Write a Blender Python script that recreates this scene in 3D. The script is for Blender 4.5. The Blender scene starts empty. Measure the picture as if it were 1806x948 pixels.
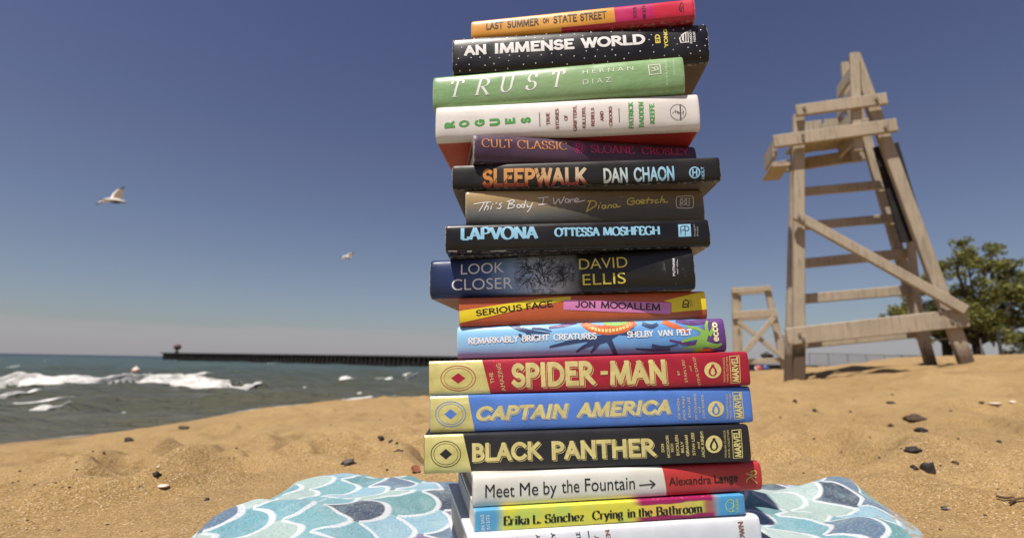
import bpy, bmesh, math, random
import numpy as np
from mathutils import Vector, Matrix

R = math.radians
scene = bpy.context.scene
COL = scene.collection
random.seed(7)
rng = np.random.default_rng(11)

# ------------------------------------------------------------------ camera
FPX, PW, PH = 900.0, 1806.0, 948.0          # focal length in photo pixels, photo size
HC = 0.75                                    # eye height above the lake
PITCH = math.atan((639 - 474) / FPX)
ROLL = R(1.06)
_fw = np.array([0, math.cos(PITCH), math.sin(PITCH)])
_up0 = np.array([0, -math.sin(PITCH), math.cos(PITCH)])
_rt0 = np.array([1.0, 0, 0])
_rt = _rt0 * math.cos(ROLL) + _up0 * math.sin(ROLL)
_up = -_rt0 * math.sin(ROLL) + _up0 * math.cos(ROLL)
EYE = np.array([0, 0, HC])

cam_data = bpy.data.cameras.new('camera')
cam_data.sensor_width = 36.0
cam_data.lens = 36.0 * FPX / PW
cam_data.clip_start = 0.02
cam_data.clip_end = 9000
cam_data.dof.use_dof = True
cam_data.dof.focus_distance = 0.45
cam_data.dof.aperture_fstop = 6.5
cam = bpy.data.objects.new('camera', cam_data)
COL.objects.link(cam)
M = Matrix(((_rt[0], _up[0], -_fw[0], 0), (_rt[1], _up[1], -_fw[1], 0), (_rt[2], _up[2], -_fw[2], HC), (0, 0, 0, 1)))
cam.matrix_world = M
scene.camera = cam

# ------------------------------------------------------------------ world, sun, exposure
SUN = Vector((-0.24, -0.34, 0.91)).normalized()
world = bpy.data.worlds.new('World')
scene.world = world
world.use_nodes = True
wn, wl = world.node_tree.nodes, world.node_tree.links
wn.clear()
w_out = wn.new('ShaderNodeOutputWorld')
w_bg = wn.new('ShaderNodeBackground')
w_sky = wn.new('ShaderNodeTexSky')
w_sky.sky_type = 'NISHITA'
w_sky.sun_disc = False
w_sky.sun_elevation = math.asin(SUN.z)
w_sky.sun_rotation = math.atan2(SUN.x, SUN.y)
w_sky.air_density = 1.0
w_sky.dust_density = 1.2
w_sky.ozone_density = 2.0
w_tc = wn.new('ShaderNodeTexCoord')
w_sep = wn.new('ShaderNodeSeparateXYZ')
wl.new(w_tc.outputs['Generated'], w_sep.inputs[0])
# colour of the air by height above the horizon, laid over the sky model
w_tint = wn.new('ShaderNodeValToRGB')
wl.new(w_sep.outputs['Z'], w_tint.inputs[0])
cr = w_tint.color_ramp
cr.elements[0].position = 0.0; cr.elements[0].color = (0.80, 0.76, 0.80, 1)
cr.elements[1].position = 0.62; cr.elements[1].color = (0.66, 0.54, 0.68, 1)
for pos, c in ((0.06, (0.76, 0.73, 0.77)), (0.16, (0.76, 0.68, 0.71)), (0.34, (0.74, 0.62, 0.68))):
    e = cr.elements.new(pos); e.color = (*c, 1)
w_mul = wn.new('ShaderNodeMix'); w_mul.data_type = 'RGBA'; w_mul.blend_type = 'MULTIPLY'
w_mul.inputs['Factor'].default_value = 1.0
wl.new(w_sky.outputs[0], w_mul.inputs[6]); wl.new(w_tint.outputs[0], w_mul.inputs[7])
# low band of thin cloud over the lake
w_map = wn.new('ShaderNodeMapping'); w_map.inputs['Scale'].default_value = (2.2, 2.2, 38)
w_noi = wn.new('ShaderNodeTexNoise'); w_noi.inputs['Scale'].default_value = 1.6; w_noi.inputs['Detail'].default_value = 5
wl.new(w_tc.outputs['Generated'], w_map.inputs[0]); wl.new(w_map.outputs[0], w_noi.inputs['Vector'])
w_add = wn.new('ShaderNodeMath'); w_add.operation = 'MULTIPLY_ADD'
w_add.inputs[1].default_value = 0.050
wl.new(w_noi.outputs[0], w_add.inputs[0]); wl.new(w_sep.outputs['Z'], w_add.inputs[2])
w_band = wn.new('ShaderNodeMapRange'); w_band.interpolation_type = 'SMOOTHSTEP'
w_band.inputs['From Min'].default_value = 0.066; w_band.inputs['From Max'].default_value = 0.088
w_band.inputs['To Min'].default_value = 0.72; w_band.inputs['To Max'].default_value = 0.0
wl.new(w_add.outputs[0], w_band.inputs['Value'])
w_mix = wn.new('ShaderNodeMix'); w_mix.data_type = 'RGBA'
wl.new(w_band.outputs[0], w_mix.inputs['Factor'])
wl.new(w_mul.outputs[2], w_mix.inputs[6])
w_mix.inputs[7].default_value = (3.7, 3.6, 3.85, 1)
wl.new(w_mix.outputs[2], w_bg.inputs['Color'])
w_bg.inputs['Strength'].default_value = 0.078
wl.new(w_bg.outputs[0], w_out.inputs[0])

sun_data = bpy.data.lights.new('sun', 'SUN')
sun_data.energy = 4.6
sun_data.angle = R(0.55)
sun_data.color = (1.0, 0.94, 0.85)
sun = bpy.data.objects.new('sun', sun_data)
COL.objects.link(sun)
sun.rotation_euler = SUN.to_track_quat('Z', 'Y').to_euler()
sun.location = (-20, -8, 40)

vs = scene.view_settings
vs.view_transform = 'Standard'; vs.look = 'None'; vs.gamma = 1.0; vs.use_curve_mapping = False
vs.exposure = 0.42
scene.cycles.use_denoising = True
scene.cycles.max_bounces = 6


# ------------------------------------------------------------------ helpers
def ray(px, py):
    d = _fw + _rt * (px - PW / 2) / FPX + _up * (PH / 2 - py) / FPX
    return d / d[1]

def at(px, py, dist):                        # point seen at that place, dist metres ahead
    return Vector(EYE + ray(px, py) * dist)

def on_level(px, py, z):                     # point seen at that place on a level at height z
    d = ray(px, py)
    return Vector(EYE + d * ((z - HC) / d[2]))

def lin(c):
    if isinstance(c, str):
        c = [int(c[i:i + 2], 16) / 255 for i in (0, 2, 4)]
        return tuple(((x + .055) / 1.055) ** 2.4 if x > .04045 else x / 12.92 for x in c)
    return tuple(c)

class NT:
    """small shader-node writer"""
    def __init__(s, name):
        s.m = bpy.data.materials.new(name); s.m.use_nodes = True
        s.n, s.l = s.m.node_tree.nodes, s.m.node_tree.links
        s.b = s.n['Principled BSDF']
    def put(s, sock, v):
        if isinstance(v, bpy.types.NodeSocket): s.l.new(v, sock)
        elif isinstance(v, (tuple, list)) and len(v) == 3 and sock.type == 'RGBA': sock.default_value = (*v, 1)
        else: sock.default_value = v
    def math(s, op, a, b=0.0, c=0.0, clamp=False):
        n = s.n.new('ShaderNodeMath'); n.operation = op; n.use_clamp = clamp
        for i, v in enumerate((a, b, c)): s.put(n.inputs[i], v)
        return n.outputs[0]
    def mix(s, f, a, b, mode='MIX'):
        n = s.n.new('ShaderNodeMix'); n.data_type = 'RGBA'; n.blend_type = mode
        s.put(n.inputs[0], f); s.put(n.inputs[6], a); s.put(n.inputs[7], b)
        return n.outputs[2]
    def coord(s, kind='Object'):
        n = s.n.new('ShaderNodeTexCoord'); return n.outputs[kind]
    def xyz(s, v):
        n = s.n.new('ShaderNodeSeparateXYZ'); s.l.new(v, n.inputs[0]); return n.outputs
    def mapping(s, v, scale=(1, 1, 1), loc=(0, 0, 0), rot=(0, 0, 0)):
        n = s.n.new('ShaderNodeMapping'); s.l.new(v, n.inputs[0])
        n.inputs['Scale'].default_value = scale; n.inputs['Location'].default_value = loc; n.inputs['Rotation'].default_value = rot
        return n.outputs[0]
    def noise(s, v, scale, detail=3, rough=.5, out=0, dist=0.0):
        n = s.n.new('ShaderNodeTexNoise'); s.l.new(v, n.inputs['Vector'])
        n.inputs['Scale'].default_value = scale; n.inputs['Detail'].default_value = detail
        n.inputs['Roughness'].default_value = rough; n.inputs['Distortion'].default_value = dist
        return n.outputs[out]
    def voronoi(s, v, scale, out='Distance', feature='F1'):
        n = s.n.new('ShaderNodeTexVoronoi'); s.l.new(v, n.inputs['Vector']); n.feature = feature
        n.inputs['Scale'].default_value = scale
        return n.outputs[out]
    def ramp(s, f, stops, interp='LINEAR'):
        n = s.n.new('ShaderNodeValToRGB'); s.put(n.inputs[0], f); r = n.color_ramp; r.interpolation = interp
        while len(r.elements) > 1: r.elements.remove(r.elements[-1])
        r.elements[0].position = stops[0][0]; r.elements[0].color = (*lin(stops[0][1]), 1)
        for p, c in stops[1:]:
            e = r.elements.new(p); e.color = (*lin(c), 1)
        return n.outputs[0]
    def rng(s, v, a, b, c=0.0, d=1.0, smooth=True):
        n = s.n.new('ShaderNodeMapRange'); n.interpolation_type = 'SMOOTHSTEP' if smooth else 'LINEAR'
        s.put(n.inputs['Value'], v)
        for k, x in zip(('From Min', 'From Max', 'To Min', 'To Max'), (a, b, c, d)): n.inputs[k].default_value = x
        return n.outputs[0]
    def bump(s, h, strength=.3, dist=.002, prev=None):
        n = s.n.new('ShaderNodeBump'); s.l.new(h, n.inputs['Height'])
        n.inputs['Strength'].default_value = strength; n.inputs['Distance'].default_value = dist
        if prev is not None: s.l.new(prev, n.inputs['Normal'])
        return n.outputs[0]
    def done(s, base, rough=.6, normal=None, spec=.5, **kw):
        s.put(s.b.inputs['Base Color'], base); s.put(s.b.inputs['Roughness'], rough)
        s.b.inputs['Specular IOR Level'].default_value = spec
        if normal is not None: s.l.new(normal, s.b.inputs['Normal'])
        for k, v in kw.items(): s.put(s.b.inputs[k], v)
        return s.m

_mc = {}
def plain(name, c, rough=.55, spec=.5, var=.12, scale=60, bump=0.0, **kw):
    """a painted / printed / natural surface with slight unevenness of its own"""
    key = (name, str(c), rough)
    if key in _mc: return _mc[key]
    t = NT(name); co = t.coord()
    n = t.noise(co, scale, 4, .6)
    base = lin(c)
    col = t.mix(t.rng(n, .3, .7), tuple(x * (1 - var) for x in base), tuple(min(1, x * (1 + var)) for x in base))
    r = t.rng(t.noise(co, scale * 3, 2), .3, .7, rough - .07, rough + .07)
    nm = t.bump(t.noise(co, scale * 4, 3), bump, .001) if bump else None
    _mc[key] = t.done(col, r, nm, spec, **kw)
    return _mc[key]

def mesh_obj(name, verts, faces, mat, parent=None, smooth=False, mats=None, fmat=None):
    me = bpy.data.meshes.new(name)
    me.from_pydata([tuple(v) for v in verts], [], [tuple(f) for f in faces])
    o = bpy.data.objects.new(name, me); COL.objects.link(o)
    for m in (mats or [mat]): me.materials.append(m)
    if fmat is not None: me.polygons.foreach_set('material_index', np.asarray(fmat, dtype=np.int32))
    if smooth: me.polygons.foreach_set('use_smooth', np.ones(len(me.polygons), dtype=bool))
    me.update()
    if parent is not None: o.parent = parent
    return o

def bm_obj(name, bm, mat, parent=None, smooth=False):
    me = bpy.data.meshes.new(name); bm.to_mesh(me); bm.free()
    o = bpy.data.objects.new(name, me); COL.objects.link(o); me.materials.append(mat)
    if smooth: me.polygons.foreach_set('use_smooth', np.ones(len(me.polygons), dtype=bool))
    if parent is not None: o.parent = parent
    return o

def empty(name, mat_or_loc=None):
    o = bpy.data.objects.new(name, None); COL.objects.link(o); o.empty_display_size = .1
    if isinstance(mat_or_loc, Matrix): o.matrix_world = mat_or_loc
    elif mat_or_loc is not None: o.location = mat_or_loc
    return o

def tag(o, label=None, cat=None, group=None, kind=None):
    for k, v in (('label', label), ('category', cat), ('group', group), ('kind', kind)):
        if v: o[k] = v
    return o

class MB:
    """collects bars, boxes and tubes into one mesh"""
    def __init__(s): s.v, s.f = [], []
    def add(s, vs, fs):
        k = len(s.v); s.v += [Vector(v) for v in vs]; s.f += [tuple(i + k for i in f) for f in fs]
    def bar(s, p0, p1, side, w, n, t0, t1, bev=.006):
        """timber from p0 to p1, w wide along side, from t0 to t1 along n, edges eased"""
        p0, p1 = Vector(p0), Vector(p1); ax = (p1 - p0).normalized(); n = Vector(n).normalized()
        side = n.cross(ax).normalized(); h = w / 2; b = min(bev, h * .4, abs(t1 - t0) * .3)
        lo, hi = min(t0, t1), max(t0, t1)
        sec = [(-h + b, lo), (h - b, lo), (h, lo + b), (h, hi - b), (h - b, hi), (-h + b, hi), (-h, hi - b), (-h, lo + b)]
        vs = [p + side * a + n * c for p in (p0, p1) for a, c in sec]
        fs = [(i, (i + 1) % 8, 8 + (i + 1) % 8, 8 + i) for i in range(8)] + [tuple(range(7, -1, -1)), tuple(range(8, 16))]
        s.add(vs, fs)
    def box(s, lo, hi):
        x0, y0, z0 = lo; x1, y1, z1 = hi
        s.add([(x0, y0, z0), (x1, y0, z0), (x1, y1, z0), (x0, y1, z0), (x0, y0, z1), (x1, y0, z1), (x1, y1, z1), (x0, y1, z1)],
              [(0, 3, 2, 1), (4, 5, 6, 7), (0, 1, 5, 4), (1, 2, 6, 5), (2, 3, 7, 6), (3, 0, 4, 7)])
    def tube(s, pts, rad, n=8, cap=True):
        pts = [Vector(p) for p in pts]; rings = []
        rad = rad if isinstance(rad, (list, tuple)) else [rad] * len(pts)
        ref = Vector((.31, .52, .79))
        for i, p in enumerate(pts):
            d = (pts[min(i + 1, len(pts) - 1)] - pts[max(i - 1, 0)]).normalized()
            a = d.cross(ref).normalized(); b = d.cross(a)
            rings.append([p + (a * math.cos(2 * math.pi * k / n) + b * math.sin(2 * math.pi * k / n)) * rad[i] for k in range(n)])
        fs = [(i * n + k, i * n + (k + 1) % n, (i + 1) * n + (k + 1) % n, (i + 1) * n + k) for i in range(len(pts) - 1) for k in range(n)]
        if cap: fs += [tuple(range(n - 1, -1, -1)), tuple((len(pts) - 1) * n + k for k in range(n))]
        s.add([v for r in rings for v in r], fs)
    def lathe(s, prof, n=20, origin=(0, 0, 0)):
        o = Vector(origin)
        vs = [o + Vector((r * math.cos(2 * math.pi * k / n), r * math.sin(2 * math.pi * k / n), z)) for r, z in prof for k in range(n)]
        fs = [(i * n + k, i * n + (k + 1) % n, (i + 1) * n + (k + 1) % n, (i + 1) * n + k) for i in range(len(prof) - 1) for k in range(n)]
        s.add(vs, fs)
    def build(s, name, mat, parent=None, smooth=False, origin=None):
        vs = s.v
        if origin is not None: vs = [v - Vector(origin) for v in vs]
        o = mesh_obj(name, vs, s.f, mat, parent, smooth)
        if origin is not None: o.location = origin
        return o

def vnoise(x, y, seed=0):
    """smooth value noise, about -1..1"""
    xi, yi = np.floor(x).astype(np.int64), np.floor(y).astype(np.int64)
    fx, fy = x - xi, y - yi
    fx = fx * fx * (3 - 2 * fx); fy = fy * fy * (3 - 2 * fy)
    def h(i, j):
        n = (i * 374761393 + j * 668265263 + seed * 1442695041) & 0xffffffff
        n = ((n ^ (n >> 13)) * 1274126177) & 0xffffffff
        return ((n ^ (n >> 16)) & 0xffff) / 32767.5 - 1
    a, b, c, d = h(xi, yi), h(xi + 1, yi), h(xi, yi + 1), h(xi + 1, yi + 1)
    return (a * (1 - fx) + b * fx) * (1 - fy) + (c * (1 - fx) + d * fx) * fy

# ------------------------------------------------------------------ terrain height (relative to the eye: dz; lake at -HC)
def _q(x, y):
    r = np.sqrt(x * x + y * y) + 1e-9
    k = np.log1p(r / .5) / r
    return x * k, y * k

CP = [(0, -.6, -.22), (-.6, -.3, -.23), (.7, -.3, -.2), (0, 0, -.20), (.1, .25, -.172), (.1, .45, -.166), (.1, .6, -.163), (.1, .75, -.168), (-.27, .5, -.168),
      (-.27, .7, -.168), (.4, .5, -.166), (.46, .74, -.165), (-.5, .55, -.19), (-.8, .6, -.21), (-1.5, .3, -.33), (-.5, 1.0, -.205), (.1, 1.05, -.19), (.3, 1.6, -.2),
      (.6, 1.2, -.2), (.67, .9, -.160), (.92, .95, -.138), (1.3, 1.0, -.12), (1.0, .55, -.16), (1.4, 1.4, -.17), (1.3, 2, -.165),
      (-1.4, 1.5, -.32), (-2.3, 2.35, -.46), (-3.2, 3.4, -.61), (-1.0, 2.0, -.30), (-.4, 2.2, -.25), (-2.0, 4.0, -.48), (-.7, 4.6, -.40), (0, 3.5, -.24),
      (2.386, 4.3, -.132), (2.6, 3.2, -.04), (1.2, 3.6, -.17), (4, 4.6, .07), (2.5, 1.6, -.03), (1.5, 6, -.17), (3.2, 6, -.05), (0, 8, -.5),
      (8.2, 17, -.145), (8.24, 13, -.01), (9.95, 13, .1), (11.4, 13, .235), (12.9, 13, .39), (20, 14, .6), (16, 22, .45), (14, 20, .25), (12, 20, .05), (9.6, 20, -.18),
      (9.5, 25, -.35), (13, 26, -.25), (30, 37, .4), (40, 30, .8), (60, 60, .7), (25, 40, -.3), (90, 30, 1.0), (30, 0, .8), (90, -20, 1.0), (5, -8, .1), (0, -20, .1),
      (-1.72, 11.09, -HC), (-2.57, 9.61, -HC), (-3.25, 8.94, -HC), (-3.77, 7.5, -HC), (-3.8, 5.95, -HC), (-3.99, 5.02, -HC), (-4.28, 4.51, -HC), (-4.6, 3, -HC), (-4.9, 0, -HC), (-5.5, -8, -HC),
      (.8, 14, -HC), (3.5, 19, -HC), (8, 30, -HC), (16, 48, -HC),
      (-3.4, 12, -1.05), (-5.2, 9, -1.05), (-6, 5, -1.05), (-7, 0, -1.1), (-12, 8, -1.7), (-8, 20, -1.7), (0, 22, -1.3), (3, 34, -1.6), (-30, 30, -2.5), (-30, -5, -2.5), (0, 80, -3), (20, 90, -2.5)]
_cp = np.array(CP, dtype=float)
_cx, _cy = _q(_cp[:, 0], _cp[:, 1])
def _tps(d2): return .5 * d2 * np.log(d2 + 1e-12)
_n = len(_cp)
_A = np.zeros((_n + 3, _n + 3))
_A[:_n, :_n] = _tps((_cx[:, None] - _cx) ** 2 + (_cy[:, None] - _cy) ** 2) + np.eye(_n) * 1e-4
_A[:_n, _n:] = np.stack([np.ones(_n), _cx, _cy], 1); _A[_n:, :_n] = _A[:_n, _n:].T
_w = np.linalg.solve(_A, np.concatenate([_cp[:, 2], np.zeros(3)]))

_dr = np.random.default_rng(21)
DENT = []
for _i in range(560):                         # old footprints and scuffs
    _r = np.exp(_dr.uniform(math.log(.95), math.log(9))); _a = _dr.uniform(-.95, .95)
    DENT.append((_r * math.sin(_a), _r * math.cos(_a), _dr.uniform(.05, .13) * (1 + .05 * _r), _dr.uniform(.5, 1.0), _dr.uniform(0, 3.14), _dr.uniform(.014, .046)))
def dents(x, y):
    z = np.zeros_like(x)
    for cx, cy, ra, k, an, dp in DENT:
        m = (np.abs(x - cx) < ra * 2.6) & (np.abs(y - cy) < ra * 2.6)
        if not m.any(): continue
        u, v = x[m] - cx, y[m] - cy
        u, v = (u * math.cos(an) + v * math.sin(an)) / ra, (-u * math.sin(an) + v * math.cos(an)) / (ra * k)
        d2 = u * u + v * v
        z[m] += dp * (-1.15 * np.exp(-d2 * 1.8) + .36 * np.exp(-(np.sqrt(d2) - 1.25) ** 2 / .14))
    return z

def ground(x, y, lumps=True):
    x, y = np.atleast_1d(np.asarray(x, float)), np.atleast_1d(np.asarray(y, float))
    qx, qy = _q(x, y)
    z = _w[_n] + _w[_n + 1] * qx + _w[_n + 2] * qy
    for i in range(_n):
        z = z + _w[i] * _tps((qx - _cx[i]) ** 2 + (qy - _cy[i]) ** 2)
    z = np.clip(z, -4, 1.6)
    if lumps:
        r = np.sqrt(x * x + y * y)
        dry = np.clip((z + HC - .02) / .2, 0, 1)
        stack = 1 - np.exp(-(((x - .1) / .42) ** 2 + ((y - .5) / .33) ** 2) ** 2)
        a = dry * stack
        far = np.clip((r - .9) / 2.2, 0, 1)
        z = z + a * dents(x, y)
        z = z + a * (.007 * vnoise(x * 4.1, y * 4.1, 1) + .004 * vnoise(x * 9.3, y * 9.3, 2) + .0018 * vnoise(x * 23, y * 23, 3)
                     + far * (.030 * vnoise(x * 1.7 + 5, y * 1.7, 4) + .026 * vnoise(x * 3.9, y * 3.9 + 3, 5) + .012 * vnoise(x * 8.1, y * 8.1 + 7, 7) - .018 * np.clip(np.abs(vnoise(x * 2.9, y * 2.4, 6)) * -2 + .5, 0, 1)))
    return z + HC
def gz(x, y): return float(ground(x, y)[0])

def polar_sheet(name, mat, radii, angs, zfun):
    rr, aa = np.meshgrid(radii, angs, indexing='ij')
    x, y = rr * np.sin(aa), rr * np.cos(aa)
    z = zfun(x.ravel(), y.ravel())
    v = np.stack([x.ravel(), y.ravel(), z], 1)
    nr, na = rr.shape
    i = (np.arange(nr - 1)[:, None] * na + np.arange(na - 1)).ravel()
    f = np.stack([i, i + 1, i + na + 1, i + na], 1)[:, ::-1]
    me = bpy.data.meshes.new(name)
    me.vertices.add(len(v)); me.vertices.foreach_set('co', v.ravel())
    me.loops.add(f.size); me.polygons.add(len(f))
    me.polygons.foreach_set('loop_start', np.arange(len(f)) * 4)
    me.loops.foreach_set('vertex_index', f.ravel())
    me.polygons.foreach_set('use_smooth', np.ones(len(f), dtype=bool))
    me.update(calc_edges=True); me.validate()
    me.materials.append(mat)
    o = bpy.data.objects.new(name, me); COL.objects.link(o)
    return o

# ------------------------------------------------------------------ sand
def sand_material():
    t = NT('dry_beach_sand'); co = t.coord()
    big = t.noise(co, 1.3, 4, .55)
    mid = t.noise(co, 14, 4, .6)
    grain = t.noise(co, 520, 2, .7)
    gcol = t.voronoi(co, 620, 'Color')
    gx = t.xyz(gcol)[0]
    c = t.mix(t.rng(big, .3, .7), lin((.300, .192, .076)), lin((.372, .248, .104)))
    c = t.mix(t.math('MULTIPLY', t.rng(mid, .42, .78), .5), c, lin((.20, .125, .056)))
    c = t.mix(t.math('MULTIPLY', t.rng(gx, .76, .9), .6), c, lin((.10, .062, .030)))
    c = t.mix(t.math('MULTIPLY', t.rng(gx, .0, .16, 1, 0), .7), c, lin((.60, .46, .30)))
    # damp sand just above the lake
    z = t.xyz(co)[2]
    wet = t.rng(t.math('ADD', z, t.math('MULTIPLY', t.math('SUBTRACT', big, .5), .06)), .015, .075, 1, 0)
    c = t.mix(t.math('MULTIPLY', wet, .6), c, lin((.15, .10, .055)))
    h = t.math('ADD', t.math('MULTIPLY', grain, .5), t.math('MULTIPLY', gx, .4))
    nm = t.bump(t.noise(co, 11, 5, .6), .5, .03); nm = t.bump(t.noise(co, 60, 5, .65), .6, .007, nm)
    nm = t.bump(h, .9, .0022, nm)
    return t.done(c, t.rng(wet, 0, 1, .95, .35), nm, .25)

dense = np.concatenate([np.geomspace(.12, .4, 50), np.geomspace(.405, 3.2, 330), np.geomspace(3.23, 18, 170), np.geomspace(18.3, 220, 90)])
angs = np.concatenate([np.linspace(-math.pi, -1.2, 40)[:-1], np.linspace(-1.2, 1.2, 560), np.linspace(1.2, math.pi, 40)[1:]])
sand = polar_sheet('sand_beach', sand_material(), dense, angs, ground)
tag(sand, kind='structure')

# ------------------------------------------------------------------ lake
def water_material():
    t = NT('lake_water'); co = t.coord(); s = t.xyz(co)
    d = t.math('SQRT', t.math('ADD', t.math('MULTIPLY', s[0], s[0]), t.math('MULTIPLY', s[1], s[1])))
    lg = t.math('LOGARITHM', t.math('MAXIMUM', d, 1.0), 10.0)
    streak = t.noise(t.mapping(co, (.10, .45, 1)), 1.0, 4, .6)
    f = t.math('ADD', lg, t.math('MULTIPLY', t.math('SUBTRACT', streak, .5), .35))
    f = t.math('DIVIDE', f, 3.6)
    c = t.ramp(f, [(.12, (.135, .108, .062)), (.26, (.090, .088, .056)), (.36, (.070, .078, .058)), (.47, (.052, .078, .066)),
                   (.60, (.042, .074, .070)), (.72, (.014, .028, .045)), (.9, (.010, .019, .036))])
    n1 = t.noise(t.mapping(co, (.8, 2.6, 1)), 1.1, 5, .62)
    n2 = t.noise(t.mapping(co, (1.0, 2.2, 1)), 6.0, 4, .6)
    nm = t.bump(n1, .9, .55); nm = t.bump(n2, .6, .10, nm)
    return t.done(c, .25, nm, .22, **{'IOR': 1.33})

CRESTS = [  # places along a breaking crest in the photo (x, foot y, rise px) and its depth on the water
    ([(-70, 683, 15), (0, 681, 17), (60, 679, 15), (120, 680, 16), (170, 679, 16), (215, 677, 15), (260, 675, 14), (320, 674, 14), (365, 673, 13), (404, 672, 11)], 1.4),
    ([(300, 684, 6), (340, 686, 8), (385, 688, 9), (425, 688, 11), (446, 687, 10), (480, 681, 4), (518, 680, 6)], 1.1),
    ([(-60, 694, 10), (0, 694, 11), (40, 692, 10), (58, 690, 6)], 1.0),
    ([(46, 709, 8), (70, 708, 13), (95, 708, 13), (117, 706, 9)], .7),
    ([(599, 671, 8), (615, 673, 10), (641, 674, 9)], .9),
    ([(668, 669, 5), (690, 671, 7), (712, 669, 9), (735, 666, 8)], .9),
]
def crest_world(pts):
    return [(on_level(x, y, 0.0), r) for x, y, r in pts]
CRW = [(crest_world(p), dep) for p, dep in CRESTS]

def crest_line(cw):
    X = np.array([p.x for p, _ in cw]); Y = np.array([p.y for p, _ in cw]); H_ = np.array([r * math.hypot(p.x, p.y) / 930 for p, r in cw])
    o = np.argsort(X); return X[o], Y[o], H_[o]
CL = [(crest_line(cw), dep) for cw, dep in CRW]

def waves(x, y):
    x, y = np.asarray(x, float), np.asarray(y, float)
    r = np.sqrt(x * x + y * y)
    a = np.clip((r - 3) / 8, .15, 1) * np.clip(160 / r, 0, 1)
    z = .050 * np.sin(.9 * y + .28 * x + 1.5 * vnoise(x * .09, y * .12, 31)) + .035 * np.sin(1.9 * y - .35 * x + 2 * vnoise(x * .2, y * .2, 32))
    z = z + .05 * vnoise(x * .45, y * 1.2, 33) + .045 * vnoise(x * .8, y * 2.4, 34) + .02 * vnoise(x * 2.6, y * 5.0, 36)
    z = z * a * 1.5 - .02
    for (X, Y, H_), dep in CL:                # the humps under the breaking crests
        q = y - np.interp(x, X, Y); k = np.clip(np.minimum(x - X[0] + .5, X[-1] + .5 - x) / .9, 0, 1)
        h = np.interp(x, X, H_) * k * (1 + .08 * vnoise(x * 1.3, y * .2, 35))
        z = z + .66 * h * np.where(q < .25, np.exp(-((q - .25) / .32) ** 2), np.exp(-((q - .25) / (.9 * dep)) ** 2))
    return z
wr = np.concatenate([np.geomspace(3.0, 40, 300), np.geomspace(40.4, 6500, 120)])
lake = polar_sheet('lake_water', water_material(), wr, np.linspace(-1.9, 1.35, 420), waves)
tag(lake, kind='structure')

def foam_material():
    t = NT('white_surf_foam'); co = t.coord()
    n = t.noise(co, 5, 5, .65)
    c = t.mix(t.rng(n, .35, .6), lin((.40, .40, .36)), lin((.66, .64, .61)))
    return t.done(c, .8, t.bump(t.noise(co, 9, 6, .7), .5, .06), .2, **{'Subsurface Weight': .35, 'Subsurface Radius': (.3, .3, .3), 'Subsurface Scale': .3})
FOAM = foam_material()
fv, ff = [], []
def foam_ridge(cw, dep, seed, lift=1.0):
    """lumpy breaking crest laid along the given line"""
    seg = [0.0]
    for (a, _), (b, _) in zip(cw, cw[1:]): seg.append(seg[-1] + (b - a).length)
    n = max(24, int(seg[-1] / .06)); m = 26
    S = np.linspace(0, seg[-1], n)
    X = np.interp(S, seg, [p.x for p, _ in cw]); Y = np.interp(S, seg, [p.y for p, _ in cw])
    Hh = np.interp(S, seg, [r * math.hypot(p.x, p.y) / 930 for p, r in cw])
    endf = np.clip(np.minimum(S, seg[-1] - S) / .5, 0, 1) ** .6
    k0 = len(fv)
    QQ = np.linspace(-.42, 1.0, m)
    ii_, jj_ = np.meshgrid(np.arange(n), np.arange(m), indexing='ij')
    xs = X[ii_] + 0 * jj_; q = QQ[jj_]
    ys = Y[ii_] + dep * q * .9 + .10 * vnoise(S[ii_] * 1.3, 0 * q + seed * 7.3, 51)
    fine = vnoise(S[ii_] * 5.0, q * 9 + seed, 52) * .55 + vnoise(S[ii_] * 12, q * 17 + seed, 53) * .55 + vnoise(S[ii_] * 1.6, q * 2 + seed * 3, 54) * .25
    env = np.exp(-((q + .02) / .28) ** 2) * 1.6 - .20
    env = env * np.clip(endf[ii_] * 1.3, 0, 1) - .25 * (1 - endf[ii_])
    mask = env + fine * .55
    hh = np.clip(mask, 0, 1) * Hh[ii_] * (.20 + .10 * vnoise(S[ii_] * 6, q * 9, 55)) * lift
    zs_ = np.maximum(waves(xs.ravel(), ys.ravel()), ground(xs.ravel(), ys.ravel())).reshape(xs.shape) + .006 + hh
    fv.extend(zip(xs.ravel(), ys.ravel(), zs_.ravel()))
    for i in range(n - 1):
        for j in range(m - 1):
            if mask[i, j] + mask[i + 1, j] + mask[i, j + 1] + mask[i + 1, j + 1] < .25: continue
            a = k0 + i * m + j; ff.append((a, a + m, a + m + 1, a + 1))
for s, (cw, dep) in enumerate(CRW): foam_ridge(cw, dep, s + 1)
# long thin streaks of spent foam between and behind the breakers
for q_, (pts, dep) in enumerate([([(-70, 671, 3), (60, 669, 4), (160, 668, 4), (270, 667, 4), (360, 666, 3), (405, 665, 3)], .8), ([(150, 681, 3), (250, 679, 4), (340, 681, 4), (430, 683, 3), (540, 679, 3)], .7),
                                 ([(-60, 702, 3), (40, 701, 3), (130, 697, 3), (200, 692, 2)], .6), ([(560, 667, 2), (620, 668, 4), (700, 664, 4), (745, 662, 3)], .7), ([(210, 657, 1.2), (280, 656, 1.6), (350, 657, 1.2)], .6)]):
    foam_ridge(crest_world(pts), dep, 40 + q_, .5)
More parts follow.
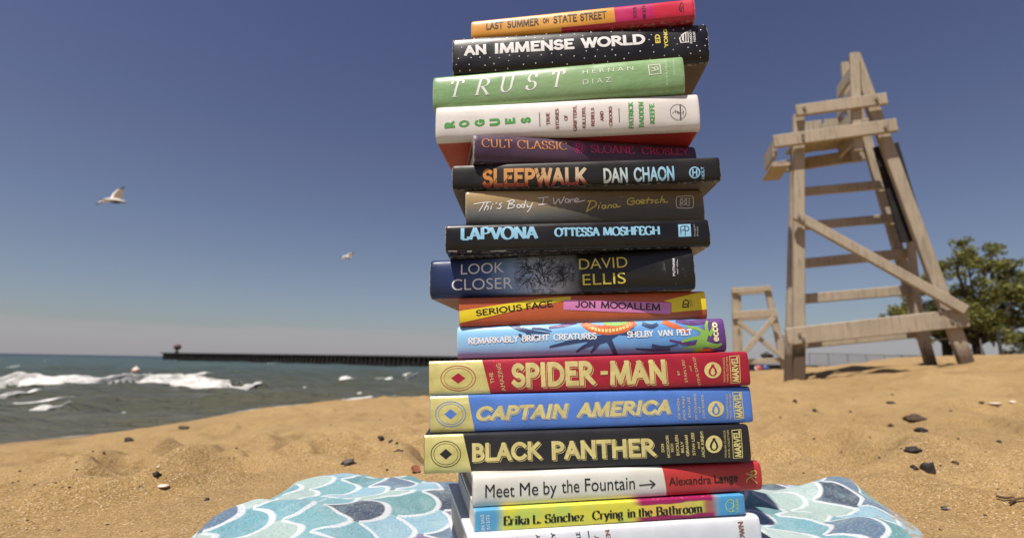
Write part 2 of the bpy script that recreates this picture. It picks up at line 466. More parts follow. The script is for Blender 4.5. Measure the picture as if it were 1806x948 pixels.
# wash along the shore and along the foot of the pier, and far whitecaps
def wash(pts, hgt, dep, seed):
    foam_ridge([(on_level(x, y, 0.0), r) for x, y, r in pts], dep, seed)
def shore(px, rise):
    d = ray(px, 700); t = np.linspace(22, 3, 900); g = ground(d[0] * t, t)
    k = int(np.argmax(g > .012)); return (Vector((d[0] * t[k], t[k] + .10, 0)), rise)
foam_ridge([shore(x, r) for x, r in ((392, 1.5), (420, 2.5), (450, 3), (480, 3), (510, 3.2), (540, 3.2), (570, 3.4), (600, 3.4), (630, 3), (655, 2))], .42, 11)
foam_ridge([shore(x, r) for x, r in ((690, 1.5), (715, 2.5), (740, 3), (775, 3))], .42, 12)
foam_ridge([shore(x, r) for x, r in ((70, 1.2), (110, 1.6), (150, 1.2))], .3, 13)
for k, (x, y, w, r) in enumerate([(78, 636.5, 16, 2.2), (22, 645.5, 18, 2.2), (575, 651.5, 14, 1.6), (633, 689, 10, 2), (225, 706, 10, 2), (30, 766, 12, 2.5), (305, 635.6, 14, 1.2), (480, 641.5, 20, 1.0), (665, 646.5, 18, 1.2)]):
    wash([(x - w / 2, y, r), (x, y, r * 1.3), (x + w / 2, y, r)], 0, .5, 20 + k)
surf = mesh_obj('surf_foam', fv, ff, FOAM, smooth=True)
tag(surf, 'white breaking crests and thin wash rolling in on the lake', 'foam', kind='stuff')

# ------------------------------------------------------------------ pier, its light, buoy
def rust_dark():
    t = NT('dark_steel_sheet_piling'); co = t.coord()
    n = t.noise(co, 1.6, 5, .6)
    c = t.mix(t.rng(n, .35, .7), lin((.012, .011, .011)), lin((.035, .027, .022)))
    return t.done(c, .8, None, .2)
PILE = rust_dark()
p_end = on_level(286, 634.6, 0); p_end = p_end * (104 / p_end.y); p_end.z = 0
p_in = on_level(755, 645.8, 0); p_in = Vector((-.158 * 72, 72, 0))
ax = (p_in - p_end); ax.z = 0; ax = ax.normalized(); side = Vector((-ax.y, ax.x, 0))
far_end = p_in + ax * 16
plen = (far_end - p_end).length
pier = empty('pier', p_end)
tag(pier, 'long low black pier of steel sheet piles reaching out over the lake', 'pier')
mb = MB(); nrib = int(plen / .9)
outl = []
for i in range(nrib):
    a = i * plen / nrib; b = a + plen / nrib
    for u_, dd in ((a, 0), (a + .3, 0), (a + .42, .22), (b - .12, .22)): outl.append((u_, dd))
outl.append((plen, 0))
TOPZ = 1.26
def PP(u_, v_, z_): return ax * u_ + side * v_ + Vector((0, 0, z_))
vs = [PP(u_, -dd, z_) for z_ in (-2.5, TOPZ) for u_, dd in outl]
n_ = len(outl)
mb.add(vs, [(i, i + 1, n_ + i + 1, n_ + i) for i in range(n_ - 1)])
mb.add([PP(0, 0, -2.5), PP(0, 5, -2.5), PP(0, 5, TOPZ), PP(0, 0, TOPZ)], [(0, 1, 2, 3)])
mb.add([PP(0, 5, -2.5), PP(plen, 5, -2.5), PP(plen, 5, TOPZ), PP(0, 5, TOPZ)], [(0, 1, 2, 3)])
mb.build('sheet_piling', PILE, pier)
mb = MB(); vs = [PP(u_, v_, z_) for z_ in (TOPZ, TOPZ + .22) for u_, v_ in ((-.15, -.35), (plen, -.35), (plen, 5.2), (-.15, 5.2))]
mb.add(vs, [(3, 2, 1, 0), (4, 5, 6, 7), (0, 1, 5, 4), (1, 2, 6, 5), (2, 3, 7, 6), (3, 0, 4, 7)])
mb.build('pier_deck', plain('dark_concrete', (.05, .047, .045), .9, .2, .3, 2), pier)
bp = p_end + ax * 2.0 + side * 1.5
beacon = empty('beacon', (bp.x, bp.y, TOPZ + .22))
tag(beacon, 'dark round-topped marker beacon standing at the outer end of the pier', 'beacon')
mb = MB(); mb.lathe([(.0, 0), (.42, 0), (.42, .12), (.22, .2), (.2, .62), (.0, .62)], 14)
mb.build('post', plain('rusty_iron', (.06, .038, .03), .8, .3, .3, 4), beacon, True)
mb = MB(); mb.lathe([(0, .60), (.42, .66), (.66, .9), (.7, 1.16), (.6, 1.45), (.35, 1.66), (0, 1.72)], 16)
mb.build('lantern_housing', plain('rusty_red_iron', (.11, .055, .045), .7, .3, .3, 4), beacon, True)

bu = on_level(239, 656.5, 0)
buoy = empty('buoy', (bu.x, bu.y, -.02))
tag(buoy, 'small faded orange and white swim buoy floating beyond the breakers', 'buoy')
rb = .165
mb = MB(); mb.lathe([(0, -rb * .5)] + [(rb * math.cos(a), .09 + rb * math.sin(a)) for a in np.linspace(-1.1, .35, 10)] + [(rb * .93, .15)], 18)
mb.build('float', plain('faded_orange_plastic', (.62, .22, .13), .5, .5, .15, 6), buoy, True)
mb = MB(); mb.lathe([(rb * .94, .15)] + [(rb * math.cos(a), .09 + rb * math.sin(a)) for a in np.linspace(.45, 1.35, 8)] + [(.03, .26), (.03, .31), (0, .31)], 18)
mb.build('top_cap', plain('white_plastic', (.75, .62, .56), .5, .5, .1, 6), buoy, True)

# ------------------------------------------------------------------ painted timber
def timber(name, paint, stain_to, mud=(.085, .055, .035)):
    """weathered cream-tan paint with dark damp feet (stain_to = height above the foot, object space)"""
    t = NT(name); co = t.coord(); s = t.xyz(co)
    n = t.noise(co, 3.5, 5, .62); fine = t.noise(t.mapping(co, (1, 1, .12)), 45, 4, .6)
    c = t.mix(t.rng(n, .3, .75), lin(paint), tuple(x * .78 for x in lin(paint)))
    c = t.mix(t.math('MULTIPLY', t.rng(fine, .48, .72), .6), c, tuple(x * .45 for x in lin(paint)))
    chip = t.rng(t.noise(co, 24, 5, .7), .66, .72)
    c = t.mix(t.math('MULTIPLY', chip, .6), c, lin((.16, .11, .07)))
    z = t.math('ADD', s[2], t.math('MULTIPLY', t.math('SUBTRACT', t.noise(co, 16, 4, .7), .5), .22))
    c = t.mix(t.rng(z, stain_to - .1, stain_to + .05, .95, 0), c, lin(mud))
    return t.done(c, t.rng(n, .3, .7, .6, .75), t.bump(fine, .25, .003), .3)

# ------------------------------------------------------------------ big lifeguard chair
yaw = R(15)
E_ = Vector((math.cos(yaw), -math.sin(yaw), 0))         # along the near side frame, towards the back legs
N_ = Vector((math.sin(yaw), math.cos(yaw), 0))          # away, towards the far side frame
F0 = at(1410, 677, 4.3)
GAP = .50
TAN = timber('weathered_tan_paint', (.39, .325, .24), .33)
chair = empty('lifeguard_chair', F0)
tag(chair, 'tall tan wooden lifeguard chair with dark stained feet, large beside the book stack', 'lifeguard chair')
def onf(px, py, w=0.0):
    d = Vector(ray(px, py)); o = Vector(EYE)
    k = ((F0 + N_ * w) - o).dot(N_) / d.dot(N_)
    return o + d * k - F0
def lum(name, p0, p1, wpx, w, t0, t1, ext=(0, 0), m=None):
    a, b = onf(*p0, w), onf(*p1, w)
    dep = (a + b + 2 * F0 - 2 * Vector(EYE)).dot(Vector(_fw)) / 2
    ax_ = (b - a).normalized(); a = a - ax_ * ext[0]; b = b + ax_ * ext[1]
    a0, b0 = a - N_ * w, b - N_ * w
    mb = MB(); mb.bar(a0, b0, None, wpx * dep / FPX, N_, w + t0, w + t1)
    return mb.build(name, m or TAN, chair)
lum('front_leg', (1410, 200), (1411, 677), 18, 0, .002, .07, (0, .25))
lum('front_leg', (1402, 235), (1389.5, 675), 14, GAP, -.09, -.002, (0, .3))
rear = lum('rear_leg', (1508, 95), (1714, 655), 20, 0, .002, .06, (0, .3))
lum('rear_leg', (1488, 116), (1643, 659), 15, GAP, -.06, -.002, (0, .3))
lum('back_post', (1505, 97), (1511, 268), 15, 0, -.042, .0)
lum('back_post', (1487, 118), (1506, 290), 16, GAP, -.05, -.095)
lum('arm_rail', (1400, 202), (1557, 181), 21, 0, -.085, -.044)
lum('arm_rail', (1412, 238), (1540, 222), 18, GAP, -.05, -.09)
lum('seat_rail', (1361, 256), (1574, 227), 23, 0, -.088, -.046)
lum('seat_rail', (1362, 296), (1532, 270), 21, GAP, -.003, .04)
for a, b, h in (((1408, 345), (1556, 332), 15), ((1406, 404), (1572, 390), 15), ((1404, 469), (1590, 451), 17), ((1404, 530), (1606, 513), 17)):
    lum('rung', a, b, h, GAP, -.13, -.093)
lum('brace', (1399, 383), (1693, 548), 17, 0, -.09, -.046)
lum('bottom_beam', (1386, 594), (1701, 560), 31, 0, -.044, -.001)
lum('bottom_beam', (1384, 603), (1640, 578), 29, GAP, .001, .04)
lum('rear_brace', (1600, 350), (1623, 556), 11, .3, 0, .05)
# planks running from the near frame to the far frame
def cross(name, p, wpx, thick, w0, w1, lean=0.0, m=None):
    """plank across the chair whose near end shows at p, wpx tall there"""
    a = onf(*p, w0); up_ = (E_ * math.sin(lean) + Vector((0, 0, 1)) * math.cos(lean))
    hgt = wpx * 4.5 / FPX; b = a + N_ * (w1 - w0)
    mb = MB(); mb.bar(a, b, None, thick, up_, -hgt / 2, hgt / 2)
    return mb.build(name, m or TAN, chair)
cross('footrest_plank', (1366, 262), 30, .035, .0, GAP * .7)
cross('footrest_plank', (1377, 289), 7, .15, -.03, GAP * .7)
for k in range(4):
    f = .12 + k * .25
    cross('back_slat', (1505 + 5 * f, 106 + 150 * f), 25, .03, .01, GAP - .1, R(4))
for k in range(4):
    cross('seat_board', (1422 + k * 27, 233 - k * 3.6), 6, .12, .0, GAP - .03)
mb = MB()
for x0, x1, yo in ((1421, 1449, 0), (1454, 1492, -4)):
    a, b = onf(x0, 214 + yo, .40), onf(x1, 211 + yo, .40)
    c, d = onf(x1 - 3, 236 + yo, .40), onf(x0, 239 + yo, .40)
    vs = [a, b, c, d] + [v + N_ * .03 for v in (a, b, c, d)]
    mb.add(vs, [(0, 1, 2, 3), (7, 6, 5, 4), (0, 4, 5, 1), (1, 5, 6, 2), (2, 6, 7, 3), (3, 7, 4, 0)])
mb.build('side_panel', TAN, chair)
DARK = plain('near_black_board', (.016, .015, .014), .75, .3, .3, 12)  # board in one near-black tone, slightly uneven
lum('dark_backing_board', (1563, 255), (1613, 424), 40, .10, 0, .03, m=DARK)
for x, y in ((1652, 549), (1672, 540), (1404, 388), (1411, 394), (1407, 590), (1414, 598), (1684, 572), (1673, 566), (1411, 252), (1411, 246), (1553, 233), (1538, 184), (1413, 199)):
    mb = MB(); c = onf(x, y, 0) - N_ * (.09 if y < 500 else .046)
    mb.tube([c + N_ * .02, c - N_ * .010], .014, 8)
    mb.build('bolt_head', plain('dull_galvanised', (.17, .14, .11), .6, .4), chair)

# ------------------------------------------------------------------ small lifeguard chair, far behind
D2 = 17.5
S0 = at(1301, 655, D2); S0.z = gz(S0.x, S0.y) + 0
yaw2 = R(12); E2 = Vector((math.cos(yaw2), -math.sin(yaw2), 0)); N2 = Vector((math.sin(yaw2), math.cos(yaw2), 0))
small = empty('lifeguard_chair', S0)
tag(small, 'small distant lifeguard chair with crossed braces, seen between the books and the big chair', 'lifeguard chair')
TAN2 = timber('weathered_tan_paint_far', (.40, .33, .235), .1)
def on2(px, py, w=0.0):
    d = Vector(ray(px, py)); o = Vector(EYE)
    k = ((S0 + N2 * w) - o).dot(N2) / d.dot(N2)
    return o + d * k - S0
def lum2(name, p0, p1, wpx, w, t0, t1, ext=(0, 0)):
    a, b = on2(*p0, w), on2(*p1, w); ax_ = (b - a).normalized()
    a = a - ax_ * ext[0] - N2 * w; b = b + ax_ * ext[1] - N2 * w
    mb = MB(); mb.bar(a, b, None, wpx * 17.9 / FPX, N2, w + t0, w + t1, .012)
    return mb.build(name, TAN2, small)
for w, dx, dy in ((0, 0, 0), (1.0, 5, 4)):
    lum2('front_leg', (1296.5 + dx, 506 + dy), (1301 + dx, 655), 11 - w, w, .003, .12, (0, .4))
    lum2('rear_leg', (1353.5 + dx * .4, 507 + dy), (1385 + dx * .4, 652), 9, w, .003, .12, (0, .4))
    lum2('top_rail', (1290 + dx, 513 + dy), (1358 + dx * .4, 508 + dy), 9, w, -.09, .0)
    lum2('seat_rail', (1291 + dx, 556 + dy), (1368 + dx * .4, 551 + dy), 13, w, -.09, .0)
    lum2('bottom_beam', (1312 + dx, 637), (1385 + dx * .4, 634), 8, w, -.09, .0)
lum2('brace', (1300, 567), (1384, 634), 7, 0, -.18, -.1)
lum2('brace', (1362, 560), (1304, 628), 8, 0, -.27, -.19)
bagp = on2(1354, 633.5, 0) + S0
bag = MB()
nb = 22
for (lx, lz, sx, sz) in ((-.10, .10, .20, .10), (.10, .09, .16, .08)):
    prof = [(math.sin(a), math.cos(a)) for a in np.linspace(0, math.pi, 9)]
    vs = [Vector((lx + sx * r * math.cos(b), .12 * r * math.sin(b), lz + sz * z)) for r, z in prof for b in np.linspace(0, 2 * math.pi, 12, endpoint=False)]
    bag.add(vs, [(i * 12 + k, i * 12 + (k + 1) % 12, (i + 1) * 12 + (k + 1) % 12, (i + 1) * 12 + k) for i in range(8) for k in range(12)])
bag.tube([(-.14, 0, .17), (-.08, 0, .24), (.04, 0, .23), (.1, 0, .15)], .02, 6)
b_ = bag.build('bag', plain('dark_canvas', (.03, .028, .03), .85, .2, .3, 10), smooth=True)
b_.location = (bagp.x, bagp.y, bagp.z + .045); b_.scale = (.8, .8, .8)
tag(b_, 'dark bag lying on the bottom beam of the small distant lifeguard chair', 'bag')

# ------------------------------------------------------------------ low wall, floats, fence, posts
wa, wb = at(1316, 660, 24), at(1486, 655, 27)
wallax = (wb - wa); wallax.z = 0; wl_len = wallax.length; wallax.normalize(); wn_ = Vector((-wallax.y, wallax.x, 0))
wz = HC - .02
mb = MB(); mb.bar(Vector((0, 0, 0)), wallax * wl_len, None, .6, Vector((0, 0, 1)), -.6, .16, .03)
w_ = mb.build('low_wall', plain('black_timber_wall', (.018, .016, .016), .85, .2, .3, 3)); w_.location = (wa.x, wa.y, wz)
tag(w_, 'low black wall along the top of the beach under the small lifeguard chair', 'wall')
for px, rad, c, nm, lab in ((1338, .16, (.36, .06, .06), 'red', 'red and white round float lying in front of the low black wall'),
                            (1350, .17, (.04, .07, .17), 'blue', 'dark blue round float lying in front of the low black wall')):
    p = at(px, 651, 22.5); z = gz(p.x, p.y)
    fl = empty('float_ball', (p.x, p.y, z + rad * .85)); tag(fl, lab, 'float')
    mb = MB(); mb.lathe([(rad * math.sin(a), rad * math.cos(a)) for a in np.linspace(0.001, math.pi - .001, 12)], 16)
    mb.build('ball', plain(nm + '_vinyl', c, .4, .5, .1, 8), fl, True)
    mb = MB(); mb.lathe([(rad * 1.02 * math.cos(a), rad * 1.02 * math.sin(a)) for a in np.linspace(-.3, .3, 6)], 16)
    o = mb.build('band', plain('white_vinyl' if nm == 'red' else 'navy_vinyl', (.7, .66, .62) if nm == 'red' else (.02, .03, .08), .4), fl, True)
    o.rotation_euler = (.9, .4, 0)

GREY = plain('galvanised_steel', (.20, .20, .21), .5, .5, .15, 10)
fa, fb = at(1426, 622, 38), at(1652, 628, 41)
fz0, fz1 = fa.z, fb.z
fence = empty('chain_link_fence', (fa.x, fa.y, fa.z - 1.25))
tag(fence, 'grey chain link fence on thin posts along the far side of the beach', 'fence')
fax = Vector((fb.x - fa.x, fb.y - fa.y, fb.z - fa.z)); FL = fax.length
npst = 8
for i in range(npst):
    p = fax * (i / (npst - 1)); mb = MB(); mb.tube([p + Vector((0, 0, -.6)), p + Vector((0, 0, 1.28))], .045, 8)
    mb.build('post', GREY, fence)
mb = MB(); mb.tube([Vector((0, 0, 1.25)), fax + Vector((0, 0, 1.25))], .03, 6); mb.build('top_rail', GREY, fence)
mb = MB(); cell = .11; wr_ = .0045
nd = int(FL / cell)
for i in range(-11, nd):
    for sg in (1, -1):
        u0, u1 = i * cell, i * cell + 1.2
        z0, z1 = (.02, 1.22) if sg > 0 else (1.22, .02)
        q0, q1 = max(0, u0), min(FL, u1)
        if q1 <= q0: continue
        za = z0 + (z1 - z0) * (q0 - u0) / 1.2; zb = z0 + (z1 - z0) * (q1 - u0) / 1.2
        a, b = fax * (q0 / FL) + Vector((0, .006 * sg, za)), fax * (q1 / FL) + Vector((0, .006 * sg, zb))
        mb.tube([a, b], wr_, 3, cap=False)
mb.build('wire_mesh', GREY, fence)
for px, top, bot, dist, rad, lab in ((1767, 586, 632, 33, .10, 'dark thick post standing under the right edge of the tree crown'),
                                     (1734, 598, 634, 34, .035, 'thin grey pole standing between the tree trunk and the thick dark post')):
    a, b = at(px, top, dist), at(px, bot, dist)
    mb = MB(); h = a.z - b.z + .8
    mb.lathe([(rad * 1.0, -.8), (rad, h - .8 - .1), (rad * 1.25, h - .8 - .1), (rad * 1.25, h - .8 - .02), (0, h - .8)], 12)
    o = mb.build('post', plain('dark_wood_post', (.045, .04, .038), .8, .3, .2, 5) if rad > .05 else GREY); o.location = b
    tag(o, lab, 'post')

# ------------------------------------------------------------------ trees and shrubs
def leaf_material(name, a, b):
    t = NT(name)
    g = t.n.new('ShaderNodeNewGeometry')
    c = t.mix(g.outputs['Random Per Island'], lin(a), lin(b))
    t.b.inputs['Transmission Weight'].default_value = 0
    m = t.done(c, .6, None, .3)
    d = t.n.new('ShaderNodeBsdfTranslucent'); t.l.new(c, d.inputs['Color'])
    mx = t.n.new('ShaderNodeMixShader'); mx.inputs[0].default_value = .35
    out = [n for n in t.n if n.type == 'OUTPUT_MATERIAL'][0]
    t.l.new(t.b.outputs[0], mx.inputs[1]); t.l.new(d.outputs[0], mx.inputs[2]); t.l.new(mx.outputs[0], out.inputs[0])
    return m
LEAF = leaf_material('tree_leaves', (.075, .095, .024), (.28, .27, .075))
LEAF2 = leaf_material('shrub_leaves', (.03, .04, .014), (.07, .07, .025))
BARK = plain('dark_bark', (.045, .035, .026), .9, .15, .3, 8)

def leaf_cloud(clumps, per, size, rnd):
    vs, fs = [], []
    for c, rad in clumps:
        for _ in range(int(per * rad * rad)):
            d = Vector((rnd.gauss(0, 1), rnd.gauss(0, 1), rnd.gauss(0, .75)))
            d = d.normalized() * rad * (rnd.random() ** .45)
            p = c + d; s = size * rnd.uniform(.55, 1.25)
            a = Vector((rnd.gauss(0, 1), rnd.gauss(0, 1), rnd.gauss(0, .6))).normalized()
            b = a.cross(Vector((rnd.gauss(0, 1), rnd.gauss(0, 1), rnd.gauss(0, 1)))).normalized()
            k = len(vs)
            vs += [p - a * s, p + b * s * .45, p + a * s, p - b * s * .45]
            fs.append((k, k + 1, k + 2, k + 3))
    return vs, fs

def tree(base, dist, trunk_px, limbs, label, seed, per=360, leaf=.15):
    """limbs: picture places of limb ends with clump radius (px); each gets its own depth"""
    rnd = random.Random(seed)
    B = at(*base, dist); root = empty('tree', B); tag(root, label, 'tree')
    k = dist / FPX; tr = MB(); clumps = []
    fork = at(*trunk_px, dist) - B
    rt = .016 * dist / 1.6
    tr.tube([Vector((0, 0, -1)), Vector((.03, 0, 0)) + fork * .02, fork * .5 + Vector((.06, .05, 0)), fork], [rt * 1.35, rt * 1.1, rt * .85, rt * .75], 10)
    for px, py, rad in limbs:
        dy = rnd.uniform(-1.7, 1.7)
        e = at(px, py, dist + dy) - B
        m = fork.lerp(e, .5) + Vector((rnd.uniform(-.3, .3), rnd.uniform(-.3, .3), rnd.uniform(-.15, .35)))
        q = fork.lerp(m, .5) + Vector((rnd.uniform(-.12, .12), rnd.uniform(-.12, .12), .05))
        tr.tube([fork * .97, q, m, e], [rt * .5, rt * .36, rt * .24, rt * .08], 6)
        R_ = rad * k
        for _ in range(5):
            off = Vector((rnd.gauss(0, .5), rnd.gauss(0, .6), rnd.gauss(0, .42))) * R_
            clumps.append((e + off, R_ * rnd.uniform(.38, .72)))
            tr.tube([m.lerp(e, .6), e + off * .5, e + off], [rt * .13, rt * .08, rt * .04], 4, cap=False)
    tr.build('trunk', BARK, root, True)
    vs, fs = leaf_cloud(clumps, per, leaf, rnd)
    mesh_obj('crown', vs, fs, LEAF, root)
    return root
tree((1728, 636), 36, (1722, 606),
     [(1680, 450, 24), (1645, 478, 20), (1706, 462, 26), (1740, 462, 24), (1765, 482, 22), (1662, 505, 28), (1700, 505, 30), (1738, 502, 24), (1690, 545, 30),
      (1655, 548, 26), (1735, 545, 32), (1775, 528, 30), (1805, 520, 28), (1828, 545, 30), (1785, 560, 28), (1815, 572, 24), (1750, 580, 22), (1700, 580, 22), (1850, 510, 34), (1870, 560, 30), (1800, 592, 16), (1795, 498, 20), (1770, 598, 14), (1758, 560, 26), (1700, 430, 14), (1748, 440, 14), (1790, 470, 16), (1815, 485, 18), (1640, 600, 10), (1695, 605, 12), (1815, 600, 18)],
     'broad leafy tree with gaps in its crown, right of the big lifeguard chair', 3)
tree((1673, 640), 39, (1669, 606),
     [(1640, 505, 24), (1620, 530, 22), (1595, 546, 18), (1575, 552, 14), (1650, 545, 24), (1640, 575, 18), (1672, 560, 22), (1610, 560, 14), (1668, 590, 12)],
     'smaller dark tree with a slim trunk between the back legs of the big chair', 5, 460)
def shrub(px, py, dist, wpx, hpx, label, seed):
    rnd = random.Random(seed); b = at(px, py, dist); k = dist / FPX
    root = empty('shrub', b); tag(root, label, 'shrub')
    cl = []; st = MB()
    for _ in range(26):
        u_ = rnd.uniform(-1, 1); e = Vector((u_ * wpx * k / 2, rnd.uniform(-.5, .5), hpx * k * rnd.uniform(.25, .85) * (1 - .5 * u_ * u_)))
        cl.append((e, hpx * k * rnd.uniform(.2, .34))); st.tube([Vector((e.x * .5, e.y * .4, -.3)), e], [.03, .01], 5)
    st.build('stem', BARK, root)
    vs, fs = leaf_cloud(cl, 210, .11, rnd); mesh_obj('foliage', vs, fs, LEAF2, root)
shrub(1806, 631, 31, 64, 24, 'low dark shrub on the crest of the beach, right of the thick post', 8)
shrub(1749, 634, 33, 60, 11, 'flat dark shrub on the crest of the beach between the tree and the thick post', 9)
shrub(1660, 643, 36, 46, 8, 'flat dark shrub at the foot of the smaller tree', 10)

# where each book of the stack lies: front lower left corner (from the eye), yaw, tilt, length, thickness
LAY = {
'white': (-0.0267, 0.3861, -0.1549, -0.2048, 0.0184, 0.2333, 0.0350),
'crying': (-0.0235, 0.3944, -0.1205, -0.1822, 0.0242, 0.2168, 0.0155),
'meet': (-0.0251, 0.3992, -0.1055, -0.1724, 0.0287, 0.2366, 0.0230),
'black': (-0.0645, 0.4123, -0.0852, -0.0630, 0.0410, 0.2603, 0.0292),
'blue': (-0.0626, 0.4210, -0.0567, -0.0333, 0.0473, 0.2621, 0.0293),
'red': (-0.0653, 0.4235, -0.0277, -0.0134, 0.0492, 0.2633, 0.0279),
'bright': (-0.0458, 0.4453, 0.0020, 0.0830, 0.0449, 0.2264, 0.0284),
'face': (-0.0449, 0.4432, 0.0300, 0.0076, 0.0462, 0.2155, 0.0254),
'look': (-0.0738, 0.4561, 0.0552, 0.1295, 0.0413, 0.2322, 0.0361),
'lap': (-0.0573, 0.4255, 0.0917, 0.0077, 0.0408, 0.2272, 0.0246),
'body': (-0.0413, 0.4326, 0.1169, -0.0536, 0.0405, 0.2159, 0.0340),
'sleep': (-0.0546, 0.4320, 0.1508, 0.0352, 0.0395, 0.2368, 0.0224),
'cult': (-0.0351, 0.4237, 0.1737, -0.1690, 0.0370, 0.2135, 0.0272),
'rogue': (-0.0732, 0.4425, 0.2009, 0.0805, 0.0321, 0.2401, 0.0346),
'trust': (-0.0785, 0.4496, 0.2356, 0.1303, 0.0318, 0.2331, 0.0354),
'imm': (-0.0608, 0.4465, 0.2714, 0.0763, 0.0321, 0.2415, 0.0391),
'last': (-0.0444, 0.4517, 0.3111, 0.1366, 0.0328, 0.2128, 0.0210),
}

# ------------------------------------------------------------------ beach towel
def towel_material():
    t = NT('terry_towel_scale_print'); uv = t.coord('UV'); co = t.coord()
    wv = t.n.new('ShaderNodeVectorMath'); wv.operation = 'MULTIPLY_ADD'
    t.l.new(t.noise(uv, 7, 2, .5, out=1), wv.inputs[0]); wv.inputs[1].default_value = (.03, .03, 0); t.l.new(uv, wv.inputs[2])
    s = t.xyz(wv.outputs[0])
    px = t.math('DIVIDE', s[0], .033); py = t.math('DIVIDE', s[1], .060)
    c0 = t.math('FLOOR', px)
    def cand(k):
        c = t.math('SUBTRACT', c0, float(k))
        off = t.math('MULTIPLY', t.math('FLOORED_MODULO', c, 2.0), .5)
        r = t.math('ROUND', t.math('SUBTRACT', py, off))
        dx = t.math('DIVIDE', t.math('SUBTRACT', px, c), 1.78)
        dy = t.math('DIVIDE', t.math('SUBTRACT', t.math('SUBTRACT', py, r), off), .60)
        d = t.math('SQRT', t.math('ADD', t.math('MULTIPLY', dx, dx), t.math('MULTIPLY', dy, dy)))
        cx = t.n.new('ShaderNodeCombineXYZ'); t.l.new(c, cx.inputs[0]); t.l.new(r, cx.inputs[1]); t.l.new(off, cx.inputs[2])
        w = t.n.new('ShaderNodeTexWhiteNoise'); w.noise_dimensions = '3D'; t.l.new(cx.outputs[0], w.inputs['Vector'])
        return d, w.outputs['Value'], w.outputs['Color']
    d1, v1, k1 = cand(1); d0, v0, k0 = cand(0)
    ins = t.math('LESS_THAN', d1, 1.0)
    val = t.math('ADD', t.math('MULTIPLY', v1, ins), t.math('MULTIPLY', v0, t.math('SUBTRACT', 1.0, ins)))
    pal = t.ramp(val, [(0, (.14, .33, .39)), (.15, (.36, .48, .44)), (.31, (.10, .26, .28)), (.43, (.03, .045, .08)), (.55, (.18, .14, .28)),
                       (.63, (.10, .16, .24)), (.73, (.24, .42, .52)), (.84, (.42, .53, .50)), (.94, (.16, .36, .40))], 'CONSTANT')
    wc = t.noise(co, 34, 4, .65)
    pal = t.mix(t.math('MULTIPLY', t.rng(wc, .4, .75), .32), pal, lin((.42, .56, .58)))
    pal = t.mix(t.math('MULTIPLY', t.rng(t.noise(co, 90, 3, .6), .5, .8), .35), pal, lin((.06, .16, .20)))
    rim = t.math('MULTIPLY', t.rng(d1, .915, .945), t.rng(d1, 1.0, 1.05, 1, 0))
    c = t.mix(t.math('MULTIPLY', rim, .85), pal, lin((.66, .68, .70)))
    loops = t.noise(co, 420, 3, .75)
    c = t.mix(t.math('MULTIPLY', t.rng(loops, .5, .8), .45), c, lin((.62, .66, .67)))
    c = t.mix(t.math('MULTIPLY', t.rng(loops, .2, .5, 1, 0), .5), c, lin((.05, .09, .11)))
    at_ = t.n.new('ShaderNodeAttribute'); at_.attribute_name = 'hem'
    dust = t.math('MULTIPLY', t.rng(t.math('ADD', t.math('MULTIPLY', at_.outputs['Fac'], .42), t.noise(co, 90, 5, .75)), .80, .86), .8)
    c = t.mix(dust, c, lin((.32, .21, .10)))
    nm = t.bump(t.noise(co, 120, 3, .6), .5, .003); nm = t.bump(loops, 1.0, .0022, nm)
    return t.done(c, .95, nm, .1, **{'Sheen Weight': .25})

NX, NY = 230, 170
U, V = np.meshgrid(np.linspace(0, 1, NX), np.linspace(0, 1, NY), indexing='ij')
far_y = np.interp(U, [0, .025, .07, .13, .2, .27, .40, .62, .74, .84, .92, .97, 1], [.60, .665, .715, .728, .705, .665, .66, .70, .742, .752, .735, .69, .62]) + .006 * np.sin(U * 37) + .004 * np.sin(U * 61 + 1)
near_y = .10
TX = -.285 + U * (.49 + .255 * V) + .010 * np.sin(V * 9) * (1 - 2 * U) + .006 * np.sin(V * 23)
TY = near_y + V * (far_y - near_y)
st = np.exp(-(((TX - .09) / .20) ** 2 + ((TY - .49) / .14) ** 2) ** 3)      # flat where the books press it down
fold = .005 * np.clip(np.sin(TX * 21 + TY * 13 + 1.2 * vnoise(TX * 5, TY * 5, 61)), 0, 1) ** 2 + .009 * np.clip(np.sin(TY * 34 - TX * 9 + 2 * vnoise(TX * 4, TY * 6, 62)), 0, 1) ** 2
fold += .006 * vnoise(TX * 12, TY * 12, 63) + .0035 * vnoise(TX * 26 + TY * 12, TY * 30 - TX * 9, 64) + .0012 * vnoise(TX * 70, TY * 70, 65) + .006
lift = .006 * np.exp(-((TY - .665) / .06) ** 2) * (np.exp(-((TX + .17) / .12) ** 2) + .7 * np.exp(-((TX - .40) / .10) ** 2))
TZ = ground(TX.ravel(), TY.ravel(), False).reshape(TX.shape)
edge = np.minimum(np.minimum(U, 1 - U) / .03, np.minimum(V, 1 - V) / .03).clip(0, 1)
TZ = TZ + .008 * edge + (np.clip(fold, 0, None) + lift) * (1 - st) * edge ** .5 - .004 * (1 - edge)
# pressed flat by the lowest book
_x, _y, _z, _yw, _ph = LAY['white'][:5]
TP = _z + HC + ((TX - _x) * math.cos(_yw) - (TY - _y) * math.sin(_yw)) * math.tan(_ph) - .0008
TZ = TZ * (1 - st) + TP * st
tv = np.stack([TX.ravel(), TY.ravel(), TZ.ravel()], 1)
ii = (np.arange(NX - 1)[:, None] * NY + np.arange(NY - 1)).ravel()
tf = np.stack([ii, ii + NY, ii + NY + 1, ii + 1], 1)
towel = mesh_obj('beach_towel', tv.tolist(), tf.tolist(), towel_material(), smooth=True)
uvl = towel.data.uv_layers.new(name='UVMap')
li = np.zeros(len(towel.data.loops), dtype=np.int32); towel.data.loops.foreach_get('vertex_index', li)
